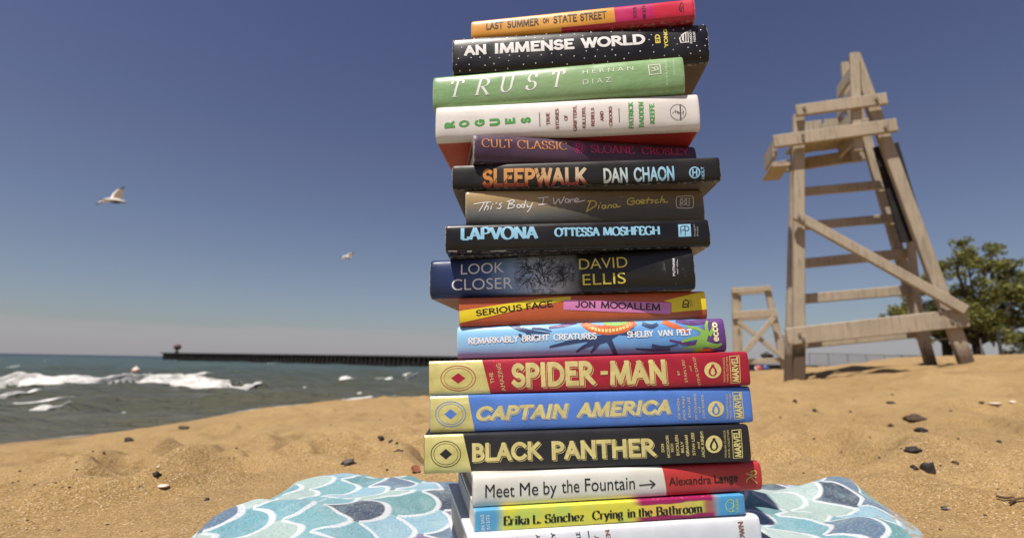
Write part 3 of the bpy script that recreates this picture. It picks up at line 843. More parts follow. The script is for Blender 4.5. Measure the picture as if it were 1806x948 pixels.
# printed pattern lies on the cloth, so it follows the cloth's own length over the folds
gl = np.cumsum(np.sqrt(np.diff(TX, axis=0, prepend=TX[:1]) ** 2 + np.diff(TZ, axis=0, prepend=TZ[:1]) ** 2), axis=0)
gm = np.cumsum(np.sqrt(np.diff(TY, axis=1, prepend=TY[:, :1]) ** 2 + np.diff(TZ, axis=1, prepend=TZ[:, :1]) ** 2), axis=1)
uvs = np.stack([gl.ravel() + .12 * gm.ravel(), gm.ravel() - .10 * gl.ravel() + 1.0], 1)
uvl.data.foreach_set('uv', uvs[li].ravel())
at_h = towel.data.attributes.new('hem', 'FLOAT', 'POINT')
at_h.data.foreach_set('value', (1 - (np.minimum(np.minimum(U, 1 - U) / .05, np.minimum(V, 1 - V) / .05).clip(0, 1))).ravel().astype(np.float32))
tag(towel, 'teal, navy and purple fish-scale beach towel spread on the sand under the books', 'towel')

# ------------------------------------------------------------------ stones, leaf, twigs, debris
_D = np.geomspace(.32, 16, 1500)
def hit(px, py):
    r = ray(px, py); P = EYE + r[None, :] * _D[:, None]
    g = ground(P[:, 0], P[:, 1])
    k = np.argmax(P[:, 2] <= g) if (P[:, 2] <= g).any() else len(_D) - 1
    return Vector((P[k, 0], P[k, 1], g[k])), _D[k]

def stone_mesh(name, mat, sx, sy, sz, rnd, rough=.25, sub=2):
    bm = bmesh.new(); bmesh.ops.create_icosphere(bm, subdivisions=sub, radius=1)
    o1, o2 = rnd.uniform(0, 50), rnd.uniform(0, 50)
    for v in bm.verts:
        k = 1 + rough * float(vnoise(np.array([v.co.x * 1.3 + o1]), np.array([v.co.y * 1.3 + v.co.z * 1.1 + o2]), 71)[0])
        k += rough * .4 * float(vnoise(np.array([v.co.x * 3.1 + o2]), np.array([v.co.z * 3.1 + v.co.y + o1]), 72)[0])
        v.co = Vector((v.co.x * sx * k, v.co.y * sy * k, v.co.z * sz * k))
    return bm_obj(name, bm, mat, None, True)
SD = plain('dark_wet_stone', (.030, .026, .024), .7, .3, .35, 60)
SB = plain('brown_stone', (.075, .050, .034), .8, .3, .3, 60)
SG = plain('grey_stone', (.085, .082, .078), .7, .3, .25, 60)
SW = plain('pale_shell', (.62, .52, .42), .6, .4, .15, 80)
STONES = [  # px, py, width px, height px, material, label
    (1617, 741, 35, 13, SB, 'widest dark brown stone, half buried in the sand right of the books'),
    (1627, 761, 24, 9, SD, 'flat dark stone just below the widest half-buried stone'),
    (1610, 794, 24, 9, SD, 'flat dark stone midway between the widest stone and the big angular one'),
    (1637, 830, 21, 19, SD, 'big angular dark stone standing upright on the sand'),
    (1612, 826, 12, 7, SD, 'small dark chip beside the big angular dark stone'),
    (1685, 817, 10, 9, SB, 'little brown stone up the slope right of the big angular one'),
    (1667, 897, 13, 6, SG, 'small smooth grey pebble lying alone below the angular stone, right of the towel'),
    (1571, 751, 9, 5, SD, 'small dark stone left of the widest half-buried stone'),
    (1572, 711, 12, 7, SB, 'small brown lump of sand crust on the slope above the widest stone'),
    (1763, 780, 8, 5, SD, 'tiny dark pebble near the right border, above the sand ridge'),
    (1731, 711, 11, 5, SD, 'flat dark stone in the upper sand left of two pale shells'),
    (1402, 709, 7, 5, SD, 'tiny dark pebble right of the blue spine, upper of a pair'),
    (1436, 725, 7, 5, SD, 'tiny dark pebble right of the blue spine, lower of a pair'),
    (614, 818, 23, 9, SG, 'slender slate-grey stone lying behind the left part of the towel'),
    (672, 775, 13, 7, SD, 'dark stone on the left, first of three in a row near the gold-ended books'),
    (689, 780, 7, 9, SD, 'upright dark chip, middle of three near the gold-ended books'),
    (700, 782, 5, 5, SD, 'smallest dark chip, last of three near the gold-ended books'),
    (702, 795, 14, 4, SB, 'thin flat brown sliver just below the three dark chips'),
    (275, 838, 15, 7, SD, 'dark flat chip alone in the left sand beside a pale shell'),
    (365, 881, 13, 6, SD, 'dark chip near the left corner of the towel'),
    (322, 756, 16, 8, SB, 'brown lump of driftwood near the waterline'),
    (683, 829, 5, 5, SD, 'tiny black pebble right of the slate-grey stone'),
    (226, 777, 13, 8, SD, 'dark lump at the wet edge of the sand'),
]
rnd = random.Random(5)
for px, py, w, h, m, lab in STONES:
    p, d = hit(px, py); k = d / FPX
    o = stone_mesh('stone', m, w * k * .46, w * k * rnd.uniform(.32, .46), h * k * .62, rnd, .5, 3)
    o.location = (p.x, p.y, p.z + h * k * .02); o.rotation_euler = (0, rnd.uniform(-.15, .15), rnd.uniform(-.5, .5))
    tag(o, lab, 'stone')
for px, py, w, h, lab in ((288, 858, 19, 5, 'thin pale shell fragment left of the towel'), (1755, 712, 20, 4, 'long pale shell in the upper right sand, left of a shorter one'),
                          (1786, 710, 11, 6, 'short pale shell in the upper right sand, close to the border'), (279, 825, 5, 5, 'tiny round white shell just above the dark flat chip')):
    p, d = hit(px, py); k = d / FPX
    o = stone_mesh('shell', SW, w * k * .5, w * k * .4, h * k * .5, rnd, .15); o.location = (p.x, p.y, p.z + h * k * .1); tag(o, lab, 'shell')
# curled rust leaf
p, d = hit(733, 832); k = d / FPX
lv, lf = [], []
for i in range(9):
    s_ = i / 8
    for j in range(5):
        q_ = j / 4 - .5
        wd = math.sin(math.pi * min(1, s_ * 1.05 + .02)) ** .8
        lv.append(((s_ - .5) * 18 * k * 1.1, q_ * 15 * k * wd, (.35 * abs(q_) * wd + .35 * (s_ - .3) ** 2) * 20 * k))
for i in range(8):
    for j in range(4): a = i * 5 + j; lf.append((a, a + 5, a + 6, a + 1))
o = mesh_obj('fallen_leaf', lv, lf, plain('dry_rust_leaf', (.17, .055, .025), .7, .3, .25, 200), smooth=True)
o.location = (p.x, p.y, p.z + .003); o.rotation_euler = (.5, .5, -.5); tag(o, 'curled rust-brown leaf on the sand left of the black spine', 'leaf')
TW = plain('dry_twig', (.085, .055, .036), .85, .2, .3, 150)
for pts, lab in ((((1758, 882), (1772, 885), (1790, 884)), 'short dry twig lying in the sand, left of a longer one'), (((1781, 893), (1793, 888), (1812, 885)), 'longer dry twig running off the picture, below the shorter one')):
    W_ = [hit(*q) for q in pts]; mb = MB(); k = W_[0][1] / FPX
    P_ = [w_[0] + Vector((0, 0, .004)) for w_ in W_]
    mb.tube(P_, [1.5 * k, 2.0 * k, 1.2 * k], 7)
    o = mb.build('twig', TW, smooth=True, origin=P_[1]); tag(o, lab, 'twig')
# small flecks of debris one could still count
fleck = []
for i in range(95):
    left = rnd.random() < .5
    px = rnd.uniform(20, 740) if left else rnd.uniform(1345, 1800)
    py = rnd.uniform(740, 940) if left else rnd.uniform(680, 940)
    if left and (py < 800 - (px / 740) * 70 or (px > 300 and py > 830)): continue
    if not left and px < 1640 and py > 835: continue
    p, d = hit(px, py)
    if p.z < .06: continue
    k = d / FPX; w = rnd.uniform(2.5, 5.5)
    if not fleck or len(fleck) % 7 == 0:
        o = stone_mesh('debris_fleck', SD if rnd.random() < .6 else SB, .5, .42, .3, rnd, .35, 1)
    else:
        o = rnd.choice(fleck).copy(); COL.objects.link(o)
    o.location = (p.x, p.y, p.z + .1 * w * k); o.scale = (w * k, w * k, w * k); o.rotation_euler = (0, 0, rnd.uniform(0, 6))
    fleck.append(o)
    tag(o, 'tiny dark fleck of debris scattered on the sand', 'debris', 'debris flecks scattered on the sand')

# ------------------------------------------------------------------ gulls
def gull(pix, dist, label, dz=(.38, -.38)):
    """pix: picture places of beak, tail, far wing (root, wrist, tip) and near wing (root, wrist, tip)"""
    B = at(*pix['body'], dist); k = dist / FPX
    P = lambda key, dd=0: at(*pix[key], dist + dd) - B
    beak, tail = P('beak', .10), P('tail', -.08)
    ax_ = (beak - tail); L = ax_.length; ax_.normalize()
    up_ = Vector((0, 0, 1)); sd = ax_.cross(up_).normalized(); up_ = sd.cross(ax_)
    v, f, mi = [], [], []
    prof = [(0, .004), (.03, .05), (.12, .12), (.28, .19), (.45, .235), (.62, .21), (.74, .145), (.80, .115), (.86, .115), (.91, .09), (.945, .045), (.965, .028), (1.0, .006)]
    n = 14
    for s_, r_ in prof:
        c = tail + ax_ * (L * s_) + up_ * (.02 * math.sin(s_ * 3) * L)
        for j in range(n):
            a = 2 * math.pi * j / n
            v.append(c + (sd * math.cos(a) * (1.25 if s_ < .1 else 1) + up_ * math.sin(a) * (.5 if s_ < .1 else .92)) * r_ * L * .62)
    for i in range(len(prof) - 1):
        for j in range(n):
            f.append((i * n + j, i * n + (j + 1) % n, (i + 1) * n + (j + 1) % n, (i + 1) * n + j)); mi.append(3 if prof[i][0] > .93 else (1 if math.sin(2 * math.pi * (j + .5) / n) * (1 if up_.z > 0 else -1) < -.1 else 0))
    # tail fan
    k0 = len(v)
    for j in range(6):
        q = j / 5 - .5
        v += [tail + ax_ * .12 * L + sd * q * .14 * L, tail - ax_ * (.10 - .06 * abs(q)) * L + sd * q * .42 * L - up_ * .01 * L]
    for j in range(5): a = k0 + 2 * j; f.append((a, a + 2, a + 3, a + 1)); mi.append(0)
    for wing, d0 in (('a', dz[0]), ('b', dz[1])):
        r_, w_, t_ = P(wing + '0', 0), P(wing + '1', d0 * .5), P(wing + '2', d0)
        ch = [.36, .38, .36, .33, .29, .24, .17, .09, .02]
        k0 = len(v); ns = len(ch); m = 7
        for i, c_ in enumerate(ch):
            q = i / (ns - 1)
            ctr = r_ * (1 - q) ** 2 + w_ * (2 * q * (1 - q) * 1.15 + 0) + t_ * q ** 2 if True else None
            ctr = ctr / max(1e-6, (1 - q) ** 2 + 2.3 * q * (1 - q) + q ** 2)
            for side_ in (1, -1):
                for j in range(m):
                    x = j / (m - 1) - .5
                    th = .045 * (1 - (2 * x) ** 2) * (1 - q * .8) * L
                    v.append(ctr + ax_ * (.10 - x - .10 * q) * c_ * L * 1.25 + up_ * (side_ * th * .5 + .04 * c_ * L * (1 - (2 * x) ** 2)))
        for i in range(ns - 1):
            for s2 in range(2):
                for j in range(m - 1):
                    a = k0 + i * 2 * m + s2 * m + j; b = a + 2 * m
                    f.append((a, a + 1, b + 1, b) if s2 == 0 else (a, b, b + 1, a + 1))
                    mi.append(2 if i >= ns - 3 else (1 if j < m - 2 else 0))
    o = mesh_obj('gull', v, f, None, None, True, mats=GM, fmat=mi)
    o.location = B; tag(o, label, 'gull'); return o
GM = [plain('white_feathers', (.70, .66, .60), .8, .2, .06, 20), plain('brown_wing_shaded_belly', (.15, .105, .07), .8, .2, .15, 20),  # brown wings; the belly's shade is put in with the same brown
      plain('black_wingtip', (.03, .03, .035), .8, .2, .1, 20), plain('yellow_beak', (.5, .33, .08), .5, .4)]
gull({'body': (203, 354), 'beak': (224, 357), 'tail': (181, 352), 'a0': (203, 352), 'a1': (206, 339), 'a2': (220, 328), 'b0': (199, 354), 'b1': (184, 353), 'b2': (168, 361)}, 14,
     'larger flying gull with dark wingtips and one wing raised, far left over the water')
gull({'body': (613, 453), 'beak': (622, 455), 'tail': (602, 452), 'a0': (614, 452), 'a1': (617, 448), 'a2': (626, 443), 'b0': (611, 453), 'b1': (607, 455), 'b2': (603, 459)}, 32,
     'small distant flying gull close to the left of the books', (.5, -.5))

# ------------------------------------------------------------------ lettering
_sans_cache = {}
def sans(text, bold=0.0, space=1.0):
    """letters of the built-in face: flat triangles, cap height 1, starting at x = 0"""
    key = (text, bold, space)
    if key in _sans_cache: return _sans_cache[key]
    def raw(s, b):
        cu = bpy.data.curves.new('lettering', 'FONT'); cu.body = s; cu.size = 1; cu.offset = b; cu.space_character = space
        cu.resolution_u = 5
        ob = bpy.data.objects.new('lettering', cu); COL.objects.link(ob)
        dg = bpy.context.evaluated_depsgraph_get(); me = bpy.data.meshes.new_from_object(ob.evaluated_get(dg))
        v = np.array([(q.co.x, q.co.y) for q in me.vertices]).reshape(-1, 2); f = [tuple(p.vertices) for p in me.polygons]
        bpy.data.objects.remove(ob); bpy.data.meshes.remove(me); bpy.data.curves.remove(cu)
        return v, f
    hv, _ = raw('H', 0.0); cap = hv[:, 1].max()
    v, f = raw(text, bold)
    v = v / cap; v[:, 0] -= v[:, 0].min()
    _sans_cache[key] = (v, f, v[:, 0].max())
    return _sans_cache[key]

def arc(cx, cy, rx, ry, a0, a1, n=14):
    return [(cx + rx * math.cos(R(a0 + (a1 - a0) * i / n)), cy + ry * math.sin(R(a0 + (a1 - a0) * i / n))) for i in range(n + 1)]

# drawn letters with thick and thin strokes: advance, strokes, foot/head serifs
GL = {
 'A': (.74, [[(.06, 0), (.36, 1)], [(.36, 1), (.68, 0)], [(.17, .34), (.54, .34)]], [(.06, 0), (.68, 0)]),
 'B': (.66, [[(.13, 0), (.13, 1)], [(.13, 1), (.3, 1)] + arc(.3, .76, .24, .24, 90, -90) + [(.13, .52)], [(.13, .52), (.32, .52)] + arc(.32, .26, .28, .26, 90, -90) + [(.13, 0)]], [(.13, 0), (.13, 1)]),
 'C': (.80, [arc(.44, .5, .37, .5, 42, 318, 22), [(.72, .70), (.72, .96)]], []),
 'D': (.82, [[(.13, 0), (.13, 1)], [(.13, 1), (.32, 1)] + arc(.32, .5, .42, .5, 90, -90, 18) + [(.13, 0)]], [(.13, 0), (.13, 1)]),
 'E': (.62, [[(.13, 0), (.13, 1)], [(.13, 1), (.54, 1)], [(.13, .53), (.44, .53)], [(.13, 0), (.56, 0)], [(.54, 1), (.54, .80)], [(.57, 0), (.57, .22)]], [(.13, 0), (.13, 1)]),
 'F': (.58, [[(.13, 0), (.13, 1)], [(.13, 1), (.54, 1)], [(.13, .52), (.42, .52)], [(.54, 1), (.54, .80)]], [(.13, 0), (.13, 1)]),
 'G': (.82, [arc(.44, .5, .37, .5, 42, 320, 22), [(.72, .05), (.72, .42)], [(.56, .42), (.80, .42)]], []),
 'H': (.82, [[(.13, 0), (.13, 1)], [(.69, 0), (.69, 1)], [(.13, .52), (.69, .52)]], [(.13, 0), (.13, 1), (.69, 0), (.69, 1)]),
 'I': (.30, [[(.15, 0), (.15, 1)]], [(.15, 0), (.15, 1)]),
 'K': (.74, [[(.13, 0), (.13, 1)], [(.13, .40), (.60, 1)], [(.28, .56), (.68, 0)]], [(.13, 0), (.13, 1), (.60, 1), (.68, 0)]),
 'L': (.60, [[(.13, 0), (.13, 1)], [(.13, 0), (.54, 0)], [(.55, 0), (.55, .24)]], [(.13, 0), (.13, 1)]),
 'M': (.96, [[(.10, 0), (.16, 1)], [(.16, 1), (.48, .05)], [(.48, .05), (.80, 1)], [(.80, 1), (.86, 0)]], [(.10, 0), (.86, 0), (.13, 1), (.83, 1)]),
 'N': (.82, [[(.13, 0), (.13, 1)], [(.13, 1), (.69, .02)], [(.69, 0), (.69, 1)]], [(.13, 0), (.11, 1), (.69, 1)]),
 'O': (.86, [arc(.43, .5, .37, .5, 0, 360, 28)], []),
 'P': (.66, [[(.13, 0), (.13, 1)], [(.13, 1), (.32, 1)] + arc(.32, .74, .27, .26, 90, -90) + [(.13, .48)]], [(.13, 0), (.13, 1)]),
 'R': (.72, [[(.13, 0), (.13, 1)], [(.13, 1), (.32, 1)] + arc(.32, .75, .25, .25, 90, -90) + [(.13, .50)], [(.30, .50), (.68, 0)]], [(.13, 0), (.13, 1), (.66, 0)]),
 'S': (.60, [arc(.30, .745, .21, .255, 35, 262, 14) + arc(.30, .255, .24, .255, 82, -150, 14), [(.49, .76), (.49, .96)], [(.08, .06), (.08, .28)]], []),
 'T': (.70, [[(.05, 1), (.65, 1)], [(.35, 0), (.35, 1)], [(.05, 1), (.05, .80)], [(.65, 1), (.65, .80)]], [(.35, 0)]),
 'U': (.80, [[(.14, 1), (.14, .32)] + arc(.40, .32, .26, .32, 180, 300, 10), arc(.40, .32, .26, .32, 290, 360, 8) + [(.66, 1)]], [(.14, 1), (.66, 1)]),
 'V': (.74, [[(.06, 1), (.38, 0)], [(.38, 0), (.68, 1)]], [(.06, 1), (.68, 1)]),
 'W': (1.02, [[(.06, 1), (.30, 0)], [(.30, 0), (.52, 1)], [(.50, 1), (.74, 0)], [(.74, 0), (.96, 1)]], [(.06, 1), (.96, 1)]),
 'Y': (.72, [[(.05, 1), (.36, .48)], [(.36, .48), (.67, 1)], [(.36, 0), (.36, .5)]], [(.05, 1), (.67, 1), (.36, 0)]),
 'a': (.56, [[(.10, .52)] + arc(.25, .48, .16, .18, 140, 0, 8) + [(.41, .06), (.50, .02)], arc(.24, .19, .17, .18, 90, 360, 12), [(.24, .37), (.41, .40)]], []),
 'c': (.50, [arc(.28, .33, .22, .33, 45, 318, 16)], []),
 'e': (.54, [[(.08, .36), (.47, .36)] + arc(.28, .34, .20, .32, 5, 320, 18)], []),
 'g': (.56, [arc(.25, .40, .17, .26, 0, 360, 16), [(.18, .16), (.12, .06)] + arc(.27, -.12, .20, .15, 120, -220, 18), [(.40, .60), (.52, .68)]], []),
 'h': (.62, [[(.13, 0), (.13, 1)], [(.13, .44)] + arc(.31, .44, .17, .22, 160, 0, 8) + [(.48, 0)]], [(.13, 0), (.48, 0), (.10, 1)]),
 'i': (.30, [[(.15, 0), (.15, .66)], [(.15, .84), (.15, .96)]], [(.15, 0), (.12, .66)]),
 'k': (.60, [[(.13, 0), (.13, 1)], [(.13, .26), (.44, .64)], [(.24, .40), (.54, 0)]], [(.13, 0), (.10, 1), (.44, .64), (.54, 0)]),
 'm': (.92, [[(.13, 0), (.13, .66)], [(.13, .44)] + arc(.29, .44, .16, .22, 160, 0, 8) + [(.45, 0)], [(.45, .44)] + arc(.61, .44, .16, .22, 160, 0, 8) + [(.77, 0)]], [(.13, 0), (.45, 0), (.77, 0), (.10, .66)]),
 'n': (.62, [[(.13, 0), (.13, .66)], [(.13, .44)] + arc(.31, .44, .17, .22, 160, 0, 8) + [(.48, 0)]], [(.13, 0), (.48, 0), (.10, .66)]),
 'o': (.56, [arc(.28, .33, .21, .33, 0, 360, 20)], []),
 'r': (.46, [[(.13, 0), (.13, .66)], [(.13, .46)] + arc(.29, .46, .15, .18, 170, 60, 6)], [(.13, 0), (.10, .66)]),
 't': (.40, [[(.18, .90), (.18, .14)] + arc(.29, .14, .11, .13, 180, 300, 6), [(.05, .64), (.36, .64)]], []),
 'y': (.58, [[(.07, .66), (.30, .02)], [(.51, .66), (.28, -.05), (.18, -.26), (.08, -.26)]], [(.07, .66), (.51, .66)]),
 'z': (.50, [[(.08, .63), (.42, .63)], [(.42, .63), (.07, .03)], [(.07, .03), (.44, .03)]], []),
 '.': (.26, [[(.13, 0), (.13, .12)]], []),
 ' ': (.34, [], []),
}
GL['J'] = (.52, [[(.38, 1), (.38, .30)] + arc(.20, .30, .18, .30, 0, -150, 10)], [(.38, 1)])
GL['X'] = (.70, [[(.06, 1), (.64, 0)], [(.64, 1), (.06, 0)]], [])
GL['Z'] = (.66, [[(.08, 1), (.58, 1)], [(.58, 1), (.06, 0)], [(.06, 0), (.60, 0)]], [])
GL['!'] = (.30, [[(.15, .34), (.15, 1)], [(.15, .02), (.15, .06)]], [])
GL['-'] = (.42, [[(.08, .45), (.34, .45)]], [])
GL[','] = (.26, [[(.15, .06), (.08, -.12)]], [])
TICKS = {'C': 1, 'E': 2, 'F': 1, 'L': 1, 'S': 2, 'T': 2}
GL['á'] = (GL['a'][0], GL['a'][1] + [[(.22, .78), (.36, .98)]], [])

def smooth_line(pts, n=6):
    if len(pts) < 3: return pts
    P = [pts[0]] + list(pts) + [pts[-1]]; out = []
    for i in range(1, len(P) - 2):
        p0, p1, p2, p3 = P[i - 1:i + 3]
        for k in range(n):
            s = k / n
            out.append(tuple(.5 * (2 * p1[a] + (p2[a] - p0[a]) * s + (2 * p0[a] - 5 * p1[a] + 4 * p2[a] - p3[a]) * s * s + (3 * p1[a] - p0[a] - 3 * p2[a] + p3[a]) * s ** 3) for a in (0, 1)))
    out.append(tuple(pts[-1])); return out

def ribbon(pts, wfun, V, F, cap=0.0, step=0.0):
    P_ = [Vector((p[0], p[1])) for p in pts]; pts = [P_[0]]
    for p in P_[1:]:
        g = max(1, min(12, int((p - pts[-1]).length / step))) if step else 1; q0 = pts[-1]
        pts += [q0.lerp(p, (i + 1) / g) for i in range(g)]
    k = len(V); n = len(pts)
    for i, p in enumerate(pts):
        d = (pts[min(i + 1, n - 1)] - pts[max(i - 1, 0)])
        d = d.normalized() if d.length > 1e-9 else Vector((1, 0))
        nn = Vector((-d.y, d.x)); w = wfun(i / max(1, n - 1), d) / 2
        ext = d * (-cap * w if i == 0 else cap * w if i == n - 1 else 0)
        a, b = p + nn * w + ext, p - nn * w + ext
        V += [(a.x, a.y), (b.x, b.y)]
    for i in range(n - 1): a = k + 2 * i; F.append((a, a + 1, a + 3, a + 2))

def drawn(text, thick=.17, thin=.05, serif=.13, space=0.0, slant=0.0, nib=12):
    V, F, Zs = [], [], []; x = 0.0; j = 0
    def w(_, d):
        a = math.atan2(d.y, d.x) - R(nib)
        return thin + (thick - thin) * abs(math.sin(a)) ** 1.4
    for ch in text:
        adv, strokes, ser = GL[ch]
        for s in strokes:
            k = len(V); ribbon([(x + a, b) for a, b in s], w, V, F, .0, .12); Zs += [j % 4] * (len(V) - k); j += 1
        for sx, sy in ser:
            k = len(V); t_ = thin * .9; y0 = sy if sy < .3 else sy - t_
            V += [(x + sx - serif, y0), (x + sx + serif, y0), (x + sx + serif, y0 + t_), (x + sx - serif, y0 + t_)]
            F.append((k, k + 1, k + 2, k + 3)); Zs += [j % 4] * 4; j += 1
        x += adv + space
    v = np.array(V); v[:, 0] += v[:, 1] * slant; v[:, 0] -= v[:, 0].min()
    return v, F, v[:, 0].max(), np.array(Zs)

def block(text, w):
    """even-weight capitals and small letters, strokes w wide"""
    V, F, Zs = [], [], []; x = 0.0; j = 0
    for ch in text:
        adv, strokes, ser = GL[ch]
        if ch in TICKS: strokes = strokes[:-TICKS[ch]]
        cap_ = ch.isupper() or ch in '!'
        for s in strokes:
            k = len(V); h = 1 - w
            ribbon([(x + a, w / 2 + b * h if cap_ else b * .97 + .0) for a, b in s], lambda q, d: w, V, F, 1.0 if cap_ else .4, .12)
            if cap_:
                for i in range(k, len(V)): V[i] = (V[i][0], min(1, max(0, V[i][1])))
            Zs += [j % 4] * (len(V) - k); j += 1
        x += adv + w * .25
    v = np.array(V); v[:, 0] -= v[:, 0].min()
    return v, F, v[:, 0].max(), np.array(Zs)

# ------------------------------------------------------------------ books
# crops of the photo the spines were read from: x, y, photo pixels per reading unit
CROP = {0: (0, 0, 1), 1: (740, 0, .30454), 2: (740, 120, .30454), 3: (740, 260, .30454), 4: (740, 370, .30454), 5: (740, 500, .33223), 6: (740, 610, .33223), 7: (740, 730, .3433), 8: (790, 800, .31561)}

def pages_material(name, c, soft=False):
    t = NT(name); co = t.coord()
    n = t.noise(t.mapping(co, (6, 6, 4200)), 1.0, 2, .6); m = t.noise(t.mapping(co, (20, 20, 300)), 1.0, 3, .6)
    base = lin(c)
    col = t.mix(t.rng(n, .35, .65), tuple(x * .62 for x in base), base)
    col = t.mix(t.math('MULTIPLY', t.rng(m, .4, .7), .3), col, tuple(x * .75 for x in base))
    return t.done(col, .9, t.bump(n, .4, .0006), .2)
PAGES = pages_material('cream_page_edges', (.68, .60, .46))
PAGEW = pages_material('white_page_edges', (.74, .71, .66))

class Book:
    def __init__(s, key, crop, label, cover, boards=None, depth=.16, e=.0045, pw=2.8, hard=True, pages=None, name='book'):
        x, y, z, yw, ph, L, t = LAY[key]
        s.L, s.t, s.D, s.e, s.pw, s.crop = L, t - .0004, depth, e, pw, crop
        S = Vector((math.cos(yw) * math.cos(ph), -math.sin(yw) * math.cos(ph), math.sin(ph)))
        D = Vector((math.sin(yw), math.cos(yw), 0)); U = S.cross(D)
        s.O = Vector((x, y, z + HC)); s.S, s.Dv, s.U = S, D, U
        s.root = empty(name, Matrix(((S.x, D.x, U.x, s.O.x), (S.y, D.y, U.y, s.O.y), (S.z, D.z, U.z, s.O.z), (0, 0, 0, 1))))
        tag(s.root, label, 'book', 'books in the tall stack on the towel')
        s.key = key; s.jit = np.random.default_rng(abs(hash(key)) % 1000 if False else sum(map(ord, key)))
        c = .0030 if hard else .0005
        ins = .003 if hard else .0
        nx = 60; ns = 28
        vv = np.linspace(0, 1, ns)
        sec = [(depth, 0.0), (depth * .5, 0.0), (e + .012, 0.0), (e + .008, .0007 if hard else 0), (e + .004, 0.0)] + [(s.yf(v), v * s.t) for v in vv] + \
              [(e + .004, s.t), (e + .008, s.t - (.0007 if hard else 0)), (e + .012, s.t), (depth * .5, s.t), (depth, s.t)]
        inn = [(depth, c), (e + c + .002, c), (e + c + .002, s.t - c), (depth, s.t - c)]
        V, F, FM = [], [], []; m = len(sec)
        ox = s.jit.uniform(0, 90)
        xs = np.concatenate([[0, .0006, .0015], np.linspace(.004, L - .004, nx - 6), [L - .0015, L - .0006, L]])
        nx = len(xs)
        for xx in xs:
            end = max(0, 1 - min(xx, L - xx) / .0015)
            for k, (yy, zz) in enumerate(sec):
                w = 0.0
                if 4 <= k < m - 4: w = .00007 * float(vnoise(np.array([xx * 55 + ox]), np.array([zz * 60]), 81)[0]) + .0007 * end ** 2
                V.append((xx, yy + w, zz + (.0004 * end ** 2 * (1 if zz < s.t * .5 else -1))))
        for i in range(nx - 1):
            for k in range(m - 1):
                F.append((i * m + k, (i + 1) * m + k, (i + 1) * m + k + 1, i * m + k + 1)); FM.append(0 if 4 <= k < m - 5 else 1)
        q = len(V); h = len(inn)
        for xx in (0, L):
            V += [(xx, a, b) for a, b in inn]
        F += [(q, q + 1, q + h + 1, q + h)[::-1], (q + 1, q + 2, q + h + 2, q + h + 1)[::-1], (q + 2, q + 3, q + h + 3, q + h + 2)[::-1]]
        FM += [1, 1, 1]
        last = (nx - 1) * m
        # head and tail edges of the case, and the fore edges of the two boards
        half = m // 2
        for off, qq, fl in ((0, q, False), (last, q + h, True)):
            b = list(range(off, off + 5)) ; tp = list(range(off + m - 5, off + m)); spn = list(range(off + 4, off + m - 4))
            polys = [[qq] + b + [qq + 1], [qq + 2] + tp + [qq + 3]]
            polys += [[qq + 1, spn[0]] + spn[1:half - 4] + [spn[half - 4]], [qq + 1, spn[half - 4], qq + 2], [qq + 2] + spn[half - 4:]]
            for p_ in polys: F.append(tuple(p_) if not fl else tuple(p_[::-1])); FM.append(1)
        F += [(0, q, q + h, last), (q + 3, m - 1, last + m - 1, q + 2 * h - 1)]; FM += [1, 1]
        s.cover = mesh_obj('cover', V, F, None, s.root, True, mats=[cover, boards or cover], fmat=FM)
        s.cover.data.set_sharp_from_angle(angle=R(38)) if hasattr(s.cover.data, 'set_sharp_from_angle') else None
        mb = MB(); g = .0003
        mb.box((ins, e + c + .0025, c + g), (L - ins, depth - (.004 if hard else .0005), s.t - c - g))
        mb.build('page_block', pages or PAGES, s.root)
    def yf(s, v):
        q = min(1, abs(2 * v - 1)); return s.e * (1 - (1 - q ** s.pw) ** (1 / s.pw))
    def loc(s, x, y, crop=None):
        cx, cy, k = CROP[s.crop if crop is None else crop]
        d = Vector(ray(cx + x * k, cy + y * k)); o = Vector(EYE)
        p = o + d * ((s.O - o).dot(s.Dv) / d.dot(s.Dv)) - s.O
        return Vector((p.dot(s.S), p.dot(s.U)))
    def mapped(s, v2, layer, zs=None):
        out = []
        for i, (a, b) in enumerate(v2):
            b = min(max(b, .0002), s.t - .0002); a = min(max(a, .0004), s.L - .0004)
            out.append((a, s.yf(b / s.t) - .00016 - .00003 * layer - (zs[i] * .000005 if zs is not None else 0), b))
        return out
    def piece(s, name, v2, f, mat, layer=1, zs=None, cut=False, parent=None):
        if cut:
            bm = bmesh.new(); zs = [0] * len(v2) if zs is None else zs; vs = [bm.verts.new((a, zs[i], b)) for i, (a, b) in enumerate(v2)]
            for q in f: bm.faces.new([vs[i] for i in q])
            bmesh.ops.triangulate(bm, faces=bm.faces[:])
            for zz in list(np.linspace(0, s.t, 21))[1:-1]:
                bmesh.ops.bisect_plane(bm, geom=bm.verts[:] + bm.edges[:] + bm.faces[:], plane_co=(0, 0, zz), plane_no=(0, 0, 1))
            for xx in (np.linspace(0, s.L, 25)[1:-1] if cut is True else ()):
                bmesh.ops.bisect_plane(bm, geom=bm.verts[:] + bm.edges[:] + bm.faces[:], plane_co=(xx, 0, 0), plane_no=(1, 0, 0))
            bm.verts.index_update()
            zs = [v.co.y for v in bm.verts]; v2 = [(v.co.x, v.co.z) for v in bm.verts]; f = [tuple(v.index for v in q.verts) for q in bm.faces]; bm.free()
        o = mesh_obj(name, s.mapped(v2, layer, zs), f, mat, parent or s.root)
        # faces look out of the spine
        if o.data.polygons:
            bm = bmesh.new(); bm.from_mesh(o.data)
            for q in bm.faces:
                if q.normal.y > 0: q.normal_flip()
            bm.to_mesh(o.data); bm.free()
        return o
    def poly(s, name, pts, mat, layer=0, crop=None):
        v = [tuple(s.loc(x, y, crop)) for x, y in pts]
        return s.piece(name, v, [tuple(range(len(v)))], mat, layer, cut=True)
